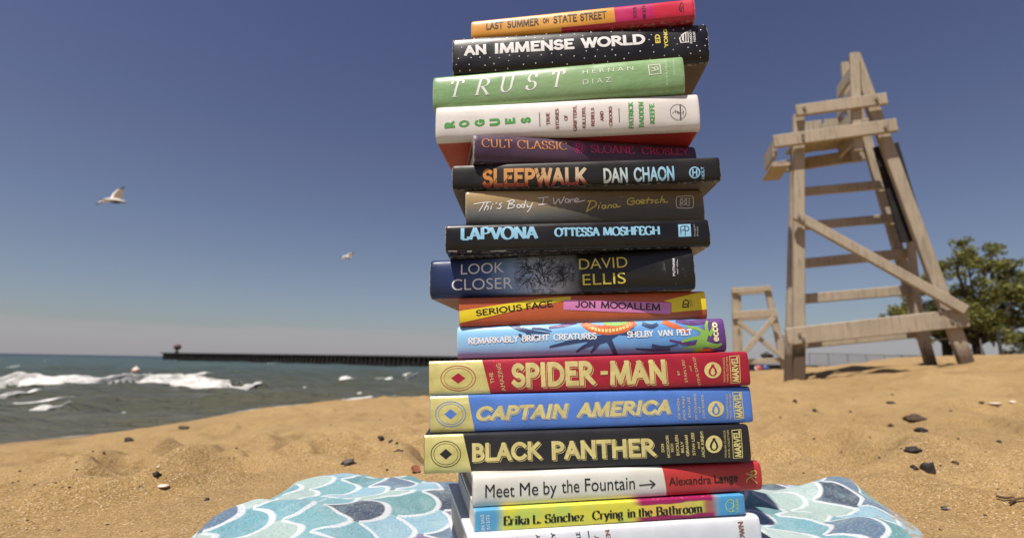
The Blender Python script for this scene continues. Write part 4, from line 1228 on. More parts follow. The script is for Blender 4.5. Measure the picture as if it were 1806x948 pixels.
    def _base(s, b0, b1, h, crop):
        B0, B1 = s.loc(*b0, crop), s.loc(*b1, crop)
        dx, dy = b1[0] - b0[0], b1[1] - b0[1]; n = math.hypot(dx, dy)
        T0 = s.loc(b0[0] + dy / n * h, b0[1] - dx / n * h, crop)
        ex = B1 - B0; ey = Vector((-ex.y, ex.x)).normalized() * (T0 - B0).length
        return B0, ex, ey
    def words(s, name, items, mat, layer=2, drawn_=None, bold=0.0, space=1.0, cut='z', slant=0.0):
        """items: (text, baseline start, baseline end, cap height[, crop]) -> ONE lettering mesh"""
        V, F, Zs = [], [], []
        for it in items:
            text, b0, b1, h = it[:4]; crop = it[4] if len(it) > 4 else None
            if drawn_ is not None: v, f, w, zs = drawn(text, **drawn_)
            elif bold >= .015 and all(c in GL for c in text): v, f, w, zs = block(text, .125 + bold * 1.75)
            else:
                v, f, w = sans(text, bold if bold < 0 else 0.0, space); zs = np.zeros(len(v))
                if bold >= .015:
                    n = len(v); v = np.concatenate([v - (bold * .5, 0), v + (bold * .5, 0)]); f = f + [tuple(i + n for i in q) for q in f]; zs = np.concatenate([zs, zs + 1])
            if slant: v = np.array(v); v[:, 0] += slant * v[:, 1]; v[:, 0] -= v[:, 0].min(); w = v[:, 0].max()
            B0, ex, ey = s._base(b0, b1, h, crop)
            k = len(V)
            V += [(B0.x + ex.x * a / w + ey.x * b, B0.y + ex.y * a / w + ey.y * b) for a, b in v]
            F += [tuple(i + k for i in q) for q in f]; Zs += list(zs)
        return s.piece(name, V, F, mat, layer, Zs, cut)
    def lines(s, name, strokes, width, mat, layer=2, crop=None, smooth=True, taper=False, cut=False):
        """strokes in reading units; width in reading units"""
        V, F, Zs = [], [], []
        k = (s.loc(100, 0, crop) - s.loc(0, 0, crop)).length / 100 if False else None
        for j, st_ in enumerate(strokes):
            w = width
            if isinstance(st_, tuple) and isinstance(st_[0], (list,)): st_, w = st_
            P = [s.loc(x, y, crop) for x, y in (smooth_line(st_) if smooth else st_)]
            sc = (s.loc(st_[0][0] + 10, st_[0][1], crop) - s.loc(*st_[0], crop)).length / 10
            n0 = len(V)
            if isinstance(w, (list, tuple)):
                ws = list(w); fn = lambda q, d, ws=ws: np.interp(q, np.linspace(0, 1, len(ws)), ws) * sc
            else: fn = lambda q, d, w=w: w * sc * ((1 - .75 * q) if taper else 1)
            ribbon([(p.x, p.y) for p in P], fn, V, F, .6, .0025); Zs += [j % 5] * (len(V) - n0)
        return s.piece(name, V, F, mat, layer, Zs, cut)

def paint(name, c, rough=.42, var=.05, spec=.5, bump=.12): return plain(name, c, rough, spec, var, 70, bump)
def art(name, fn, rough=.4, spec=.4, wear=None, key=None):
    """printed jacket: fn(t, x, z, co) gives the colour socket; x along the spine, z across it"""
    t = NT(name); co = t.coord(); s_ = t.xyz(co)
    c = fn(t, s_[0], s_[2], co)
    if wear:
        n = t.noise(co, 180, 4, .7)
        c = t.mix(t.math('MULTIPLY', t.rng(n, .66, .72), wear), c, lin((.55, .50, .44)))
    if key:                                   # rubbed head and tail of the jacket
        L_ = LAY[key][5]; n2 = t.math('MULTIPLY', t.noise(co, 260, 4, .75), .0042)
        ed = t.math('MINIMUM', s_[0], t.math('SUBTRACT', L_, s_[0]))
        ez = t.math('MINIMUM', s_[2], t.math('SUBTRACT', LAY[key][6], s_[2]))
        ed = t.math('MINIMUM', ed, t.math('ADD', t.math('ABSOLUTE', ez), .0007))
        m_ = t.rng(t.math('SUBTRACT', n2, ed), .0012, .0022)
        c = t.mix(t.math('MULTIPLY', m_, .75), c, lin((.52, .48, .42)))
    r = t.rng(t.noise(co, 40, 3), .3, .7, rough - .08, rough + .08)
    nm = t.bump(t.noise(t.mapping(co, (18, 60, 60)), 1.0, 3, .6), .30, .0011)
    return t.done(c, r, nm, spec)

INK = paint('black_ink', (.012, .011, .011)); WHITE = paint('white_ink', (.80, .79, .77)); CREAM = paint('cream_ink', (.78, .74, .66))
YEL = paint('yellow_ink', (.75, .62, .10)); GOLD = plain('gilt_foil', (.66, .56, .22), .34, .6, .14, 90, .2, Metallic=.1)

# --- lowest book: white, mostly below the frame
b = Book('white', 8, 'white hardback lying lowest in the stack, straight on the towel, with brown and black lettering', paint('white_jacket', (.62, .62, .64), .4), depth=.16)
b.words('title_lettering', [('LY', (415, 520), (410, 462), 24), ('ARY', (520, 520), (515, 448), 24), ('RY', (605, 490), (600, 437), 24), ('ALE', (745, 490), (740, 435), 24)], INK, bold=.03)
b.lines('rule', [[(787, 432), (793, 520)]], 6, INK, smooth=False)
for nm_, it_ in (('author_lettering', ('EY', (848, 500), (843, 450), 26)), ('author_lettering', ('EN', (912, 475), (905, 422), 26)), ('publisher_lettering', ('BROWN', (1665, 540), (1652, 376), 30))):
    b.words(nm_, [it_], paint('brown_ink', (.22, .09, .05)), bold=.03)

# --- yellow and blue paperback
def crying(t, x, z, co):
    n = t.noise(co, 22, 2, .5); wob = t.math('MULTIPLY', t.math('SUBTRACT', n, .5), .03)
    xx = t.math('ADD', x, wob)
    c = t.mix(t.rng(t.noise(co, 50, 3), .3, .7), lin((.72, .60, .05)), lin((.50, .58, .10)))
    blue = lin((.09, .32, .52))
    c = t.mix(t.rng(xx, .012, .022, 1, 0), c, blue)
    zz = t.math('ADD', z, t.math('MULTIPLY', t.math('SUBTRACT', n, .5), .012))
    mag = t.math('MULTIPLY', t.math('MULTIPLY', t.rng(xx, .118, .132), t.rng(xx, .188, .196, 1, 0)), t.math('MAXIMUM', t.rng(zz, .0112, .0126), t.rng(zz, .0030, .0042, 1, 0)))
    tip = t.math('MULTIPLY', t.rng(xx, .176, .184), t.rng(xx, .190, .197, 1, 0))
    c = t.mix(t.math('MAXIMUM', mag, t.math('MULTIPLY', tip, .8)), c, lin((.30, .015, .09)))
    mid = t.math('MULTIPLY', t.math('MULTIPLY', t.rng(xx, .125, .135), t.rng(xx, .170, .180, 1, 0)), t.math('MULTIPLY', t.rng(zz, .0036, .005), t.rng(zz, .0105, .012, 1, 0)))
    c = t.mix(t.math('MULTIPLY', mid, .55), c, lin((.70, .36, .10)))
    return t.mix(t.rng(xx, .187, .196), c, lin((.07, .30, .55)))
b = Book('crying', 8, 'thin yellow and blue paperback with magenta patch and fat black serif lettering', art('yellow_blue_print', crying, .35, key='crying'), depth=.14, e=.0012, pw=5, hard=False, pages=PAGEW)
fat = dict(thick=.23, thin=.045, serif=.12)
b.words('author_lettering', [('Erika', (310, 396), (455, 389), 48), ('L.', (474, 388), (520, 385), 48), ('Sánchez', (540, 384), (762, 370), 48)], INK, drawn_=fat)
b.words('title_lettering', [('Crying', (805, 366), (980, 355), 48), ('in', (1002, 354), (1048, 351), 48), ('the', (1066, 350), (1145, 345), 48), ('Bathroom', (1165, 343), (1422, 323), 48)], INK, drawn_=fat)
b.words('sale_note_lettering', [('ON SALE', (206, 434), (199, 336), 17), ('7/12/22', (236, 420), (229, 338), 17)], WHITE)
LIME = paint('lime_ink', (.45, .58, .16))
b.lines('publisher_logo', [[(1598, 262), (1572, 254), (1553, 278), (1556, 305), (1578, 322), (1600, 316)], [(1580, 268), (1600, 290), (1574, 306)], [(1596, 262), (1590, 320)]], 4, LIME)
b.words('publisher_lettering', [('VIKING', (1628, 326), (1620, 248), 13)], LIME, bold=.02)

# --- cream and red hardback
def meetfn(t, x, z, co):
    n = t.noise(co, 30, 3)
    c = t.mix(t.rng(n, .3, .7), lin((.62, .58, .50)), lin((.69, .66, .59)))
    return t.mix(t.rng(t.math('ADD', x, t.math('MULTIPLY', z, .12)), .1525, .1529), c, t.mix(t.rng(n, .3, .7), lin((.46, .035, .035)), lin((.52, .05, .045))))
b = Book('meet', 8, 'cream and red hardback with plain black lettering and a long thin arrow', art('cream_red_jacket', meetfn, .32, key='meet'), depth=.155, e=.004)
b.words('title_lettering', [('Meet', (208, 243), (372, 236), 72), ('Me', (402, 233), (505, 227), 72), ('by', (534, 225), (608, 221), 72), ('the', (636, 217), (735, 211), 72), ('Fountain', (766, 208), (1045, 195), 72)], INK, bold=.012)
b.lines('arrow', [[(1070, 173), (1156, 166)], [(1128, 146), (1158, 166), (1134, 188)]], 6, INK, smooth=False)
b.words('author_lettering', [('Alexandra', (1236, 175), (1470, 163), 46), ('Lange', (1490, 162), (1622, 151), 46)], INK, bold=.03)
b.lines('publisher_logo', [[(1700, 108), (1694, 125), (1704, 140), (1728, 162)], [(1694, 125), (1672, 140), (1668, 158)], [(1668, 108), (1694, 118), (1722, 130)], [(1690, 100), (1716, 92), (1722, 108), (1706, 118)]], 6, paint('gold_ink', (.55, .36, .12)))
b.lines('top_print', [([(262, 104), (292, 103)], 8), ([(340, 104), (352, 104)], 10), ([(580, 93), (600, 92)], 9)], 8, YEL, smooth=False)
b.lines('top_print', [([(300, 108), (304, 100)], 5), ([(392, 104), (396, 96)], 6), ([(440, 102), (500, 98)], 7)], 6, INK, smooth=False)

# --- three matching cloth-bound volumes with gilt panels (the drawn heads on the panels are left out)
def cloth(name, c):
    t = NT(name); co = t.coord()
    w = t.noise(co, 900, 2, .6); n = t.noise(co, 30, 4, .6)
    col = t.mix(t.rng(n, .3, .7), tuple(v * .9 for v in lin(c)), tuple(v * 1.1 for v in lin(c)))
    return t.done(col, t.rng(n, .3, .7, .34, .5), t.bump(w, .35, .0005), .5)
def gilt():
    t = NT('gilt_panel_foil'); co = t.coord(); n = t.noise(t.mapping(co, (1, 1, 2.0)), 55, 3, .55)
    c = t.mix(t.rng(n, .3, .7), lin((.55, .48, .15)), lin((.70, .62, .24)))
    return t.done(c, .33, t.bump(t.noise(co, 42, 3, .55, dist=1.0), .55, .0022), .6, Metallic=.08)
GILT = gilt()
def oval(b, cx, cy, rx, ry, dark):
    pts = [(cx + rx * math.cos(a), cy + ry * math.sin(a)) for a in np.linspace(0, 2 * math.pi, 26)[:-1]]
    b.poly('publisher_logo', pts, GOLD, 2)
    pen = [(0, -.74), (.17, -.66), (.2, -.46), (.42, -.12), (.52, .3), (.34, .62), (.1, .74), (-.1, .74), (-.34, .62), (-.52, .3), (-.42, -.12), (-.2, -.46), (-.17, -.66)]
    bel = [(0, -.36), (.2, -.02), (.27, .34), (.1, .6), (-.1, .6), (-.27, .34), (-.2, -.02)]
    b.poly('publisher_emblem', [(cx + rx * p, cy + ry * q) for p, q in pen], dark, 4)
    b.poly('publisher_emblem', [(cx + rx * p, cy + ry * q) for p, q in bel], GOLD, 6)
def medallion(b, cx, cy, rx, ry, ink):
    for k, w in ((1, 4), (.82, 2.5)):
        b.lines('panel_ring', [[(cx + rx * k * math.cos(a), cy + ry * k * math.sin(a)) for a in np.linspace(0, 2 * math.pi, 34)]], w, ink, 2, smooth=False)
    b.poly('panel_lozenge', [(cx - rx * .42, cy), (cx, cy - ry * .42), (cx + rx * .42, cy), (cx, cy + ry * .42)], ink, 2)
def boxed(b, corners, start, end, h):
    (x0, y0), (x1, y1), (x2, y2), (x3, y3) = corners
    b.lines('publisher_logo', [[corners[0], corners[1]], [corners[1], corners[2]], [corners[2], corners[3]], [corners[3], corners[0]]], 3.2, GOLD, 3, smooth=False)
    b.words('publisher_logo', [('MARVEL', start, end, h)], GOLD, 2, bold=.05)
def outlined(b, items, dark, bold, off, slant=0.0):
    """gilt letters with a thin gilt drop line, parted from it by the cloth colour"""
    b.words('title_lettering', [(t_, (x0 + off, y0 + off), (x1 + off, y1 + off), h) for t_, (x0, y0), (x1, y1), h in items], GOLD, 1, bold=bold, slant=slant)
    b.words('title_gap', [(t_, (x0 + off * .6, y0 + off * .6), (x1 + off * .6, y1 + off * .6), h) for t_, (x0, y0), (x1, y1), h in items], dark, 2, bold=bold, slant=slant)
    b.words('title_lettering', items, GOLD, 3, bold=bold - .004, slant=slant)

cb = cloth('black_cloth', (.016, .015, .016))
b = Book('black', 7, 'black cloth-bound volume with gilt panel at its left end, lowest of the three gilt ones', cb, depth=.178, e=.003, pw=3.5, pages=PAGES)
b.poly('gilt_panel', [(21, 104), (222, 96), (268, 300), (18, 312)], GILT, 0)
D1 = paint('black_cloth_ink', (.016, .015, .016))
medallion(b, 135, 204, 76, 66, D1)
outlined(b, [('BLACK', (270, 244), (632, 232), 96), ('PANTHER', (680, 234), (1220, 217), 97)], D1, .05, 6)
b.words('author_lettering', [('DON', (1258, 192), (1254, 150), 15), ('MCGREGOR!', (1288, 222), (1278, 108), 15), ('RICH', (1306, 192), (1302, 150), 14), ('BUCKLER!', (1335, 210), (1326, 106), 15), ('BILLY', (1358, 196), (1353, 138), 14),
      ('GRAHAM!', (1386, 214), (1376, 106), 15), ('STAN LEE!', (1418, 210), (1409, 95), 15), ('and', (1440, 176), (1437, 142), 13), ('JACK KIRBY!', (1466, 222), (1456, 88), 15)], GOLD, bold=.02)
oval(b, 1512, 153, 43, 45, D1)
b.words('series_lettering', [('PENGUIN CLASSICS', (1578, 222), (1570, 84), 9), ('MARVEL COLLECTION', (1596, 222), (1588, 82), 9)], GOLD)
boxed(b, [(1604, 82), (1650, 78), (1660, 222), (1612, 226)], (1655, 218), (1645, 84), 36)

b = Book('blue', 6, 'bright blue cloth-bound volume with gilt panel, between the black and the red gilt ones', cloth('blue_cloth', (.085, .20, .56)), depth=.178, e=.003, pw=3.5)
b.poly('gilt_panel', [(48, 262), (255, 256), (293, 452), (48, 460)], GILT, 0)
D2_ = paint('blue_cloth_ink', (.085, .20, .56))
medallion(b, 165, 360, 80, 66, D2_)
outlined(b, [('CAPTAIN', (300, 396), (795, 380), 78), ('AMERICA', (830, 379), (1335, 360), 80)], D2_, .06, 6, .22)
b.words('author_lettering', [('JOE SIMON', (1384, 388), (1378, 278), 12), ('JACK KIRBY', (1412, 392), (1404, 262), 12), ('STAN LEE', (1440, 378), (1433, 270), 12), ('JIM STERANKO', (1476, 392), (1466, 252), 12), ('and', (1492, 352), (1489, 322), 11), ('JOHN ROMITA', (1516, 384), (1506, 258), 12)], GOLD)
oval(b, 1573, 332, 43, 42, D2_)
b.words('series_lettering', [('PENGUIN CLASSICS', (1640, 386), (1634, 254), 9), ('MARVEL COLLECTION', (1657, 386), (1651, 252), 9)], GOLD)
boxed(b, [(1662, 246), (1708, 243), (1721, 382), (1672, 386)], (1716, 378), (1704, 248), 38)

b = Book('red', 6, 'dark red cloth-bound volume with gilt panel, topmost of the three gilt ones', cloth('red_cloth', (.36, .012, .030)), depth=.178, e=.003, pw=3.5)
b.poly('gilt_panel', [(40, 78), (330, 66), (377, 254), (42, 268)], GILT, 0)
D3 = paint('red_cloth_ink', (.36, .012, .030))
medallion(b, 205, 170, 92, 66, D3)
b.words('title_lettering', [('THE', (397, 196), (388, 138), 19), ('AMAZING', (458, 236), (428, 90), 22)], GOLD, bold=.01)
outlined(b, [('SPIDER', (487, 222), (938, 207), 132), ('MAN', (1012, 207), (1318, 199), 130)], D3, .055, 8)
b.poly('title_lettering', [(960, 132), (998, 130), (999, 150), (961, 152)], GOLD, 3)
b.words('author_lettering', [('BY', (1382, 152), (1378, 128), 12), ('STAN LEE!', (1424, 192), (1404, 72), 13), ('and', (1446, 132), (1440, 104), 11), ('STEVE DITKO!', (1494, 206), (1462, 58), 13)], GOLD)
oval(b, 1556, 127, 45, 43, D3)
b.words('series_lettering', [('PENGUIN CLASSICS', (1624, 190), (1618, 60), 9), ('MARVEL COLLECTION', (1641, 190), (1635, 58), 9)], GOLD)
boxed(b, [(1645, 54), (1696, 50), (1703, 192), (1654, 196)], (1697, 188), (1689, 56), 36)

# --- light blue jacket with underwater limbs
def brightfn(t, x, z, co):
    n = t.noise(co, 28, 4, .6); f = t.rng(t.math('ADD', x, t.math('MULTIPLY', t.math('SUBTRACT', n, .5), .08)), .0, .2)
    c = t.mix(f, lin((.26, .54, .80)), lin((.12, .31, .64)))
    c = t.mix(t.math('MULTIPLY', t.rng(n, .45, .75), .5), c, lin((.30, .58, .82)))
    return t.mix(t.rng(t.math('ADD', x, t.math('MULTIPLY', t.math('SUBTRACT', n, .5), .02)), .200, .214), c, lin((.12, .045, .20)))
b = Book('bright', 5, 'light blue hardback with dark swimming limbs, a beaded orange arc and a green hand', art('light_blue_print', brightfn, .38, key='bright'), depth=.15, e=.006, pw=2.4)
DKB = paint('dark_blue_print', (.028, .055, .145)); PUR = paint('purple_print', (.10, .035, .17)); ORG = paint('orange_print', (.60, .13, .03)); GRN = paint('green_print', (.24, .45, .08)); DOT = paint('bead_yellow', (.75, .62, .25))
b.lines('limb_print', [([(490, 214), (540, 240), (600, 255), (690, 262)], [34, 26, 18, 6]), ([(560, 244), (590, 275), (650, 285)], [20, 14, 5]), ([(600, 235), (650, 240), (700, 252)], [16, 12, 4]), ([(530, 270), (560, 296), (540, 305)], [14, 10, 5]),
      ([(1110, 215), (1050, 245), (980, 290), (900, 318)], [60, 52, 44, 26]), ([(960, 288), (880, 296), (790, 312), (692, 334)], [30, 24, 20, 9]), ([(930, 312), (880, 330), (835, 360)], [24, 20, 10]), ([(950, 310), (930, 340), (912, 366)], [22, 18, 9]),
      ([(1000, 290), (1022, 330), (1042, 376)], [34, 26, 24]), ([(905, 214), (960, 235), (1000, 262)], [16, 22, 30]), ([(1060, 262), (1120, 262), (1170, 250)], [16, 22, 8]),
      ([(1190, 212), (1230, 226), (1262, 214)], [22, 26, 18]), ([(1240, 330), (1300, 338), (1370, 322)], [22, 18, 6]), ([(1150, 345), (1230, 352), (1330, 350)], [8, 16, 14])], 10, DKB, 1, cut=True)
for st_ in ([([(690, 232), (760, 220), (830, 205)], [12, 20, 14])], [([(1370, 195), (1450, 206), (1540, 190)], [22, 30, 34])], [([(1330, 300), (1420, 318), (1490, 308)], [10, 18, 22])], [([(1540, 330), (1570, 345), (1620, 340)], [16, 26, 30])]):
    b.lines('limb_print', st_, 10, PUR, 1, cut=True)
b.lines('arc_print', [([(868, 208), (920, 236), (1000, 244), (1080, 236), (1140, 206)], [30, 46, 54, 46, 30]), ([(1300, 200), (1340, 218), (1420, 252)], [30, 32, 14])], 10, ORG, 2, cut=True)
b.lines('limb_print', [([(985, 208), (1040, 214), (1105, 203)], [14, 22, 12])], 10, GRN, 3, cut=True)
b.lines('bead_print', [([(x, y - 4), (x + 1, y + 5)], 13) for x, y in [(888, 216), (902, 226), (918, 234), (935, 240), (953, 244), (972, 246), (991, 247), (1010, 247), (1029, 245), (1048, 242), (1066, 237), (1084, 231), (1102, 223), (1118, 214)]], 13, DOT, 4, smooth=False)
b.lines('hand_print', [([(1470, 375), (1500, 300), (1515, 260)], [40, 48, 40]), ([(1515, 270), (1480, 240), (1418, 226)], [24, 18, 12]), ([(1505, 285), (1450, 290), (1395, 306)], [24, 18, 12]), ([(1525, 250), (1522, 222), (1530, 198)], [20, 16, 10]), ([(1540, 270), (1556, 240), (1560, 215)], [22, 16, 9]), ([(1520, 320), (1570, 330), (1602, 320)], [34, 24, 10]), ([(1500, 330), (1440, 336), (1400, 345)], [20, 14, 8])], 10, GRN, 3, cut=True)
b.lines('hand_print', [([(1500, 352), (1560, 350)], [18, 14])], 10, ORG, 4)
hum = dict(thick=.20, thin=.14, serif=.02)
b.words('title_lettering', [('REMARKABLY', (260, 320), (527, 307), 31), ('BRIGHT', (545, 306), (690, 300), 31), ('CREATURES', (710, 299), (941, 291), 31)], WHITE, 6, drawn_=hum)
b.words('author_lettering', [('SHELBY', (1103, 285), (1243, 279), 31), ('VAN', (1265, 278), (1345, 275), 31), ('PELT', (1366, 274), (1447, 271), 31)], WHITE, 6, drawn_=hum)
b.words('publisher_logo', [('ecco', (1588, 306), (1577, 203), 34)], paint('pale_yellow_ink', (.80, .74, .42)), 7, bold=.05)

# --- orange-red with yellow and pink strips
b = Book('face', 5, 'orange-red hardback with slanted yellow and pink title strips', paint('orange_red_jacket', (.46, .095, .030), .4), depth=.145, e=.004, boards=paint('orange_boards', (.40, .09, .03), .5))
YS = paint('yellow_strip', (.80, .62, .025), .38); PK = paint('pink_strip', (.60, .20, .42), .38)
b.poly('yellow_strip', [(200, 146), (610, 82), (640, 78), (803, 66), (803, 86), (640, 112), (210, 210), (204, 210)], YS, 0)
b.poly('pink_strip', [(766, 84), (1335, 100), (1332, 160), (763, 138)], PK, 1)
b.poly('yellow_strip', [(1296, 90), (1528, 34), (1528, 136), (1336, 152), (1337, 101)], YS, 0)
b.words('title_lettering', [('SERIOUS', (300, 174), (546, 141), 34), ('FACE', (568, 138), (710, 121), 34)], INK, bold=.03)
b.words('author_lettering', [('JON', (826, 127), (935, 130), 36), ('MOOALLEM', (962, 130), (1278, 143), 37)], INK, bold=.025)
b.lines('publisher_logo', [[(1398, 122), (1400, 98), (1414, 86), (1426, 96), (1424, 118)], [(1404, 108), (1420, 110)], [(1396, 124), (1428, 122)]], 6, INK, 2)
b.words('publisher_logo', [('RANDOM', (1440, 122), (1436, 84), 7), ('HOUSE', (1450, 118), (1447, 88), 7)], INK, 2)

# --- dark blue to black, bare tree print
def lookfn(t, x, z, co):
    n = t.noise(co, 30, 4, .6); xx = t.math('ADD', x, t.math('MULTIPLY', t.math('SUBTRACT', n, .5), .035))
    c = t.ramp(t.math('DIVIDE', xx, .2355), [(0, (.014, .024, .070)), (.12, (.020, .040, .13)), (.24, (.05, .095, .25)), (.32, (.20, .30, .50)), (.42, (.42, .50, .62)), (.50, (.30, .32, .36)), (.58, (.014, .013, .012)), (1, (.012, .011, .010))])
    sc = t.math('MULTIPLY', t.rng(t.noise(t.mapping(co, (220, 60, 40)), 1.0, 4, .7), .60, .72), t.math('MULTIPLY', t.rng(x, .19, .205), t.rng(x, .232, .234, 1, 0)))
    return t.mix(t.math('MULTIPLY', sc, .3), c, lin((.25, .27, .24)))
b = Book('look', 4, 'thick dark blue and black hardback with bare tree branches printed across its spine', art('night_print', lookfn, .36, key='look'), depth=.16, e=.006, pw=2.4, boards=paint('tan_boards', (.30, .22, .14), .7))
r2 = random.Random(4); br = []
def grow(x, y, a, L, w, n):
    pts = [(x, y)]
    for _ in range(4):
        a += r2.uniform(-.4, .4); x += math.cos(a) * L / 4; y -= math.sin(a) * L / 4; pts.append((x, y))
    if 545 < x < 905 and 236 < y < 480: br.append((pts, [w * .62, w * .36]))
    if n:
        for _ in range(3): grow(*pts[r2.choice((2, 3, 4))], a + r2.uniform(-1.2, 1.2), L * r2.uniform(.55, .8), w * .62, n - 1)
for _ in range(9): grow(r2.uniform(680, 860), r2.uniform(380, 470), math.pi / 2 + r2.uniform(-1.1, 1.1), 80, 7, 4)
for _ in range(26): grow(r2.uniform(590, 890), r2.uniform(265, 460), r2.uniform(0, 6.3), 56, 5, 3)
b.lines('tree_print', br[:2600], 4, paint('branch_black', (.008, .008, .010)), 1, smooth=False)
b.words('title_lettering', [('LOOK', (240, 374), (488, 361), 60), ('CLOSER', (186, 465), (540, 453), 62)], WHITE, 3, bold=-.004)
b.words('author_lettering', [('DAVID', (925, 345), (1205, 332), 62), ('ELLIS', (946, 435), (1195, 424), 62)], YEL, 3, bold=-.004)
b.words('publisher_logo', [('PUTNAM', (1481, 382), (1477, 280), 14), ('EST 1838', (1497, 360), (1494, 300), 6)], WHITE, 3, bold=.02)
b.lines('publisher_logo', [[(1496, 372), (1495, 362)], [(1494, 298), (1493, 286)]], 2, WHITE, 3, smooth=False)

# --- black with light blue flared capitals
LB = paint('light_blue_ink', (.28, .56, .74))
b = Book('lap', 4, 'glossy black hardback with light blue flared capitals and a blue square emblem', art('black_gloss', lambda t, x, z, co: t.mix(t.rng(t.noise(co, 25, 3), .3, .7), lin((.009, .008, .008)), lin((.014, .012, .010))), .3, wear=.12, key='lap'), depth=.15, e=.004)
fl = dict(thick=.25, thin=.12, serif=.09)
b.words('title_lettering', [('LAPVONA', (238, 172), (688, 164), 68)], LB, drawn_=fl)
b.words('author_lettering', [('OTTESSA', (780, 153), (1045, 149), 47), ('MOSHFEGH', (1063, 148), (1393, 142), 47)], LB, drawn_=fl)
b.poly('publisher_logo', [(1497, 84), (1569, 81), (1573, 153), (1500, 156)], LB, 1)
b.lines('publisher_logo', [[(1514, 140), (1512, 100), (1530, 94), (1536, 112), (1514, 120)], [(1536, 92), (1556, 98), (1556, 118), (1536, 120)], [(1536, 92), (1538, 146)]], 4.5, INK, 3)
b.words('publisher_lettering', [('Penguin', (1600, 152), (1594, 84), 11), ('Press', (1616, 150), (1612, 96), 11)], paint('grey_ink', (.30, .32, .34)))
b.lines('underside_print', [([(165, 236), (215, 236)], 4), ([(275, 237), (300, 236)], 5), ([(410, 236), (500, 233)], 4)], 4, CREAM, 1, smooth=False)

# --- photographic brown jacket with handwriting
def bodyfn(t, x, z, co):
    n = t.noise(co, 30, 4, .65); z2 = t.math('ADD', t.math('DIVIDE', z, .033), t.math('MULTIPLY', t.math('SUBTRACT', n, .5), .35))
    c = t.ramp(z2, [(.0, (.05, .058, .063)), (.28, (.12, .135, .14)), (.5, (.21, .18, .13)), (.75, (.37, .26, .115)), (1.0, (.38, .27, .12))])
    c2 = t.ramp(z2, [(.0, (.045, .046, .044)), (.4, (.085, .08, .062)), (.8, (.16, .12, .062)), (1, (.21, .15, .08))])
    c = t.mix(t.rng(x, .05, .12), c, c2)
    sp = t.math('MULTIPLY', t.rng(t.noise(t.mapping(co, (60, 60, 160)), 1.0, 4, .65), .58, .70), t.rng(z, .015, .030))
    return t.mix(t.math('MULTIPLY', sp, .75), c, lin((.55, .48, .36)))
b = Book('body', 3, 'brown photographic hardback with white and yellow handwriting', art('brown_photo_print', bodyfn, .36, key='body'), depth=.145, e=.005, pw=2.5, pages=PAGEW)
def loop(x, y, r, k=1.0): return [(x + r * math.cos(a), y - r * k * math.sin(a)) for a in np.linspace(.6, .6 + 2 * math.pi, 11)]
b.lines('title_lettering', [[(316, 328), (360, 320), (414, 316)], [(374, 322), (360, 346), (346, 369)], [(394, 318), (382, 345), (374, 364)], [(376, 352), (388, 340), (398, 344), (394, 362)], [(418, 338), (412, 358)], [(423, 326), (425, 329)], [(446, 318), (442, 326)],
   [(478, 322), (462, 328), (472, 340), (464, 354), (448, 352)], [(522, 308), (512, 352)], [(506, 314), (540, 304), (546, 315), (522, 328), (548, 332), (540, 348), (508, 354)], loop(574, 340, 10), loop(598, 338, 9), [(616, 304), (604, 350)], [(622, 330), (626, 346), (642, 338)], [(654, 320), (642, 350), (624, 374)],
   [(688, 292), (746, 286)], [(719, 290), (712, 328)], [(690, 332), (740, 326)], [(775, 292), (782, 327), (806, 298), (816, 324), (840, 284)], loop(854, 308, 11), [(870, 300), (873, 320)], [(872, 308), (886, 298), (896, 303)], [(900, 310), (920, 303), (912, 293), (900, 303), (904, 316), (956, 307)]], 5.4, WHITE, 2)
b.lines('author_lettering', [[(990, 310), (966, 370)], [(974, 310), (1010, 310), (1024, 330), (1000, 350), (968, 370)], [(1040, 335), (1034, 354)], [(1046, 322), (1048, 324)], loop(1066, 344, 10), [(1077, 334), (1080, 352)], [(1094, 334), (1090, 352)], [(1091, 341), (1104, 332), (1112, 340), (1110, 350)], loop(1130, 338, 10), [(1141, 329), (1146, 345), (1162, 338)],
   [(1242, 296), (1222, 292), (1203, 312), (1212, 331), (1238, 326), (1244, 310), (1224, 313)], loop(1264, 316, 11), [(1281, 317), (1300, 310), (1292, 301), (1281, 311), (1286, 325), (1306, 318)], [(1326, 288), (1316, 324)], [(1306, 306), (1338, 300)], [(1354, 302), (1340, 306), (1350, 314), (1340, 323)], [(1380, 303), (1364, 308), (1366, 320), (1384, 316)], [(1406, 280), (1394, 319)], [(1397, 308), (1412, 300), (1416, 308), (1414, 318), (1436, 314)]], 5.2, YEL, 2)
rr_ = [(1500, 282), (1572, 280), (1584, 292), (1584, 336), (1573, 350), (1502, 350), (1488, 338), (1487, 294), (1500, 282)]
b.lines('publisher_logo', [rr_], 3.4, CREAM, 2)
b.lines('publisher_logo', [[(1510, 292), (1526, 312), (1506, 330), (1520, 340)], [(1524, 292), (1508, 312), (1528, 332)], [(1534, 292), (1548, 314), (1532, 336)], [(1550, 290), (1534, 314), (1552, 336)], [(1562, 290), (1560, 340)]], 3, CREAM, 2)

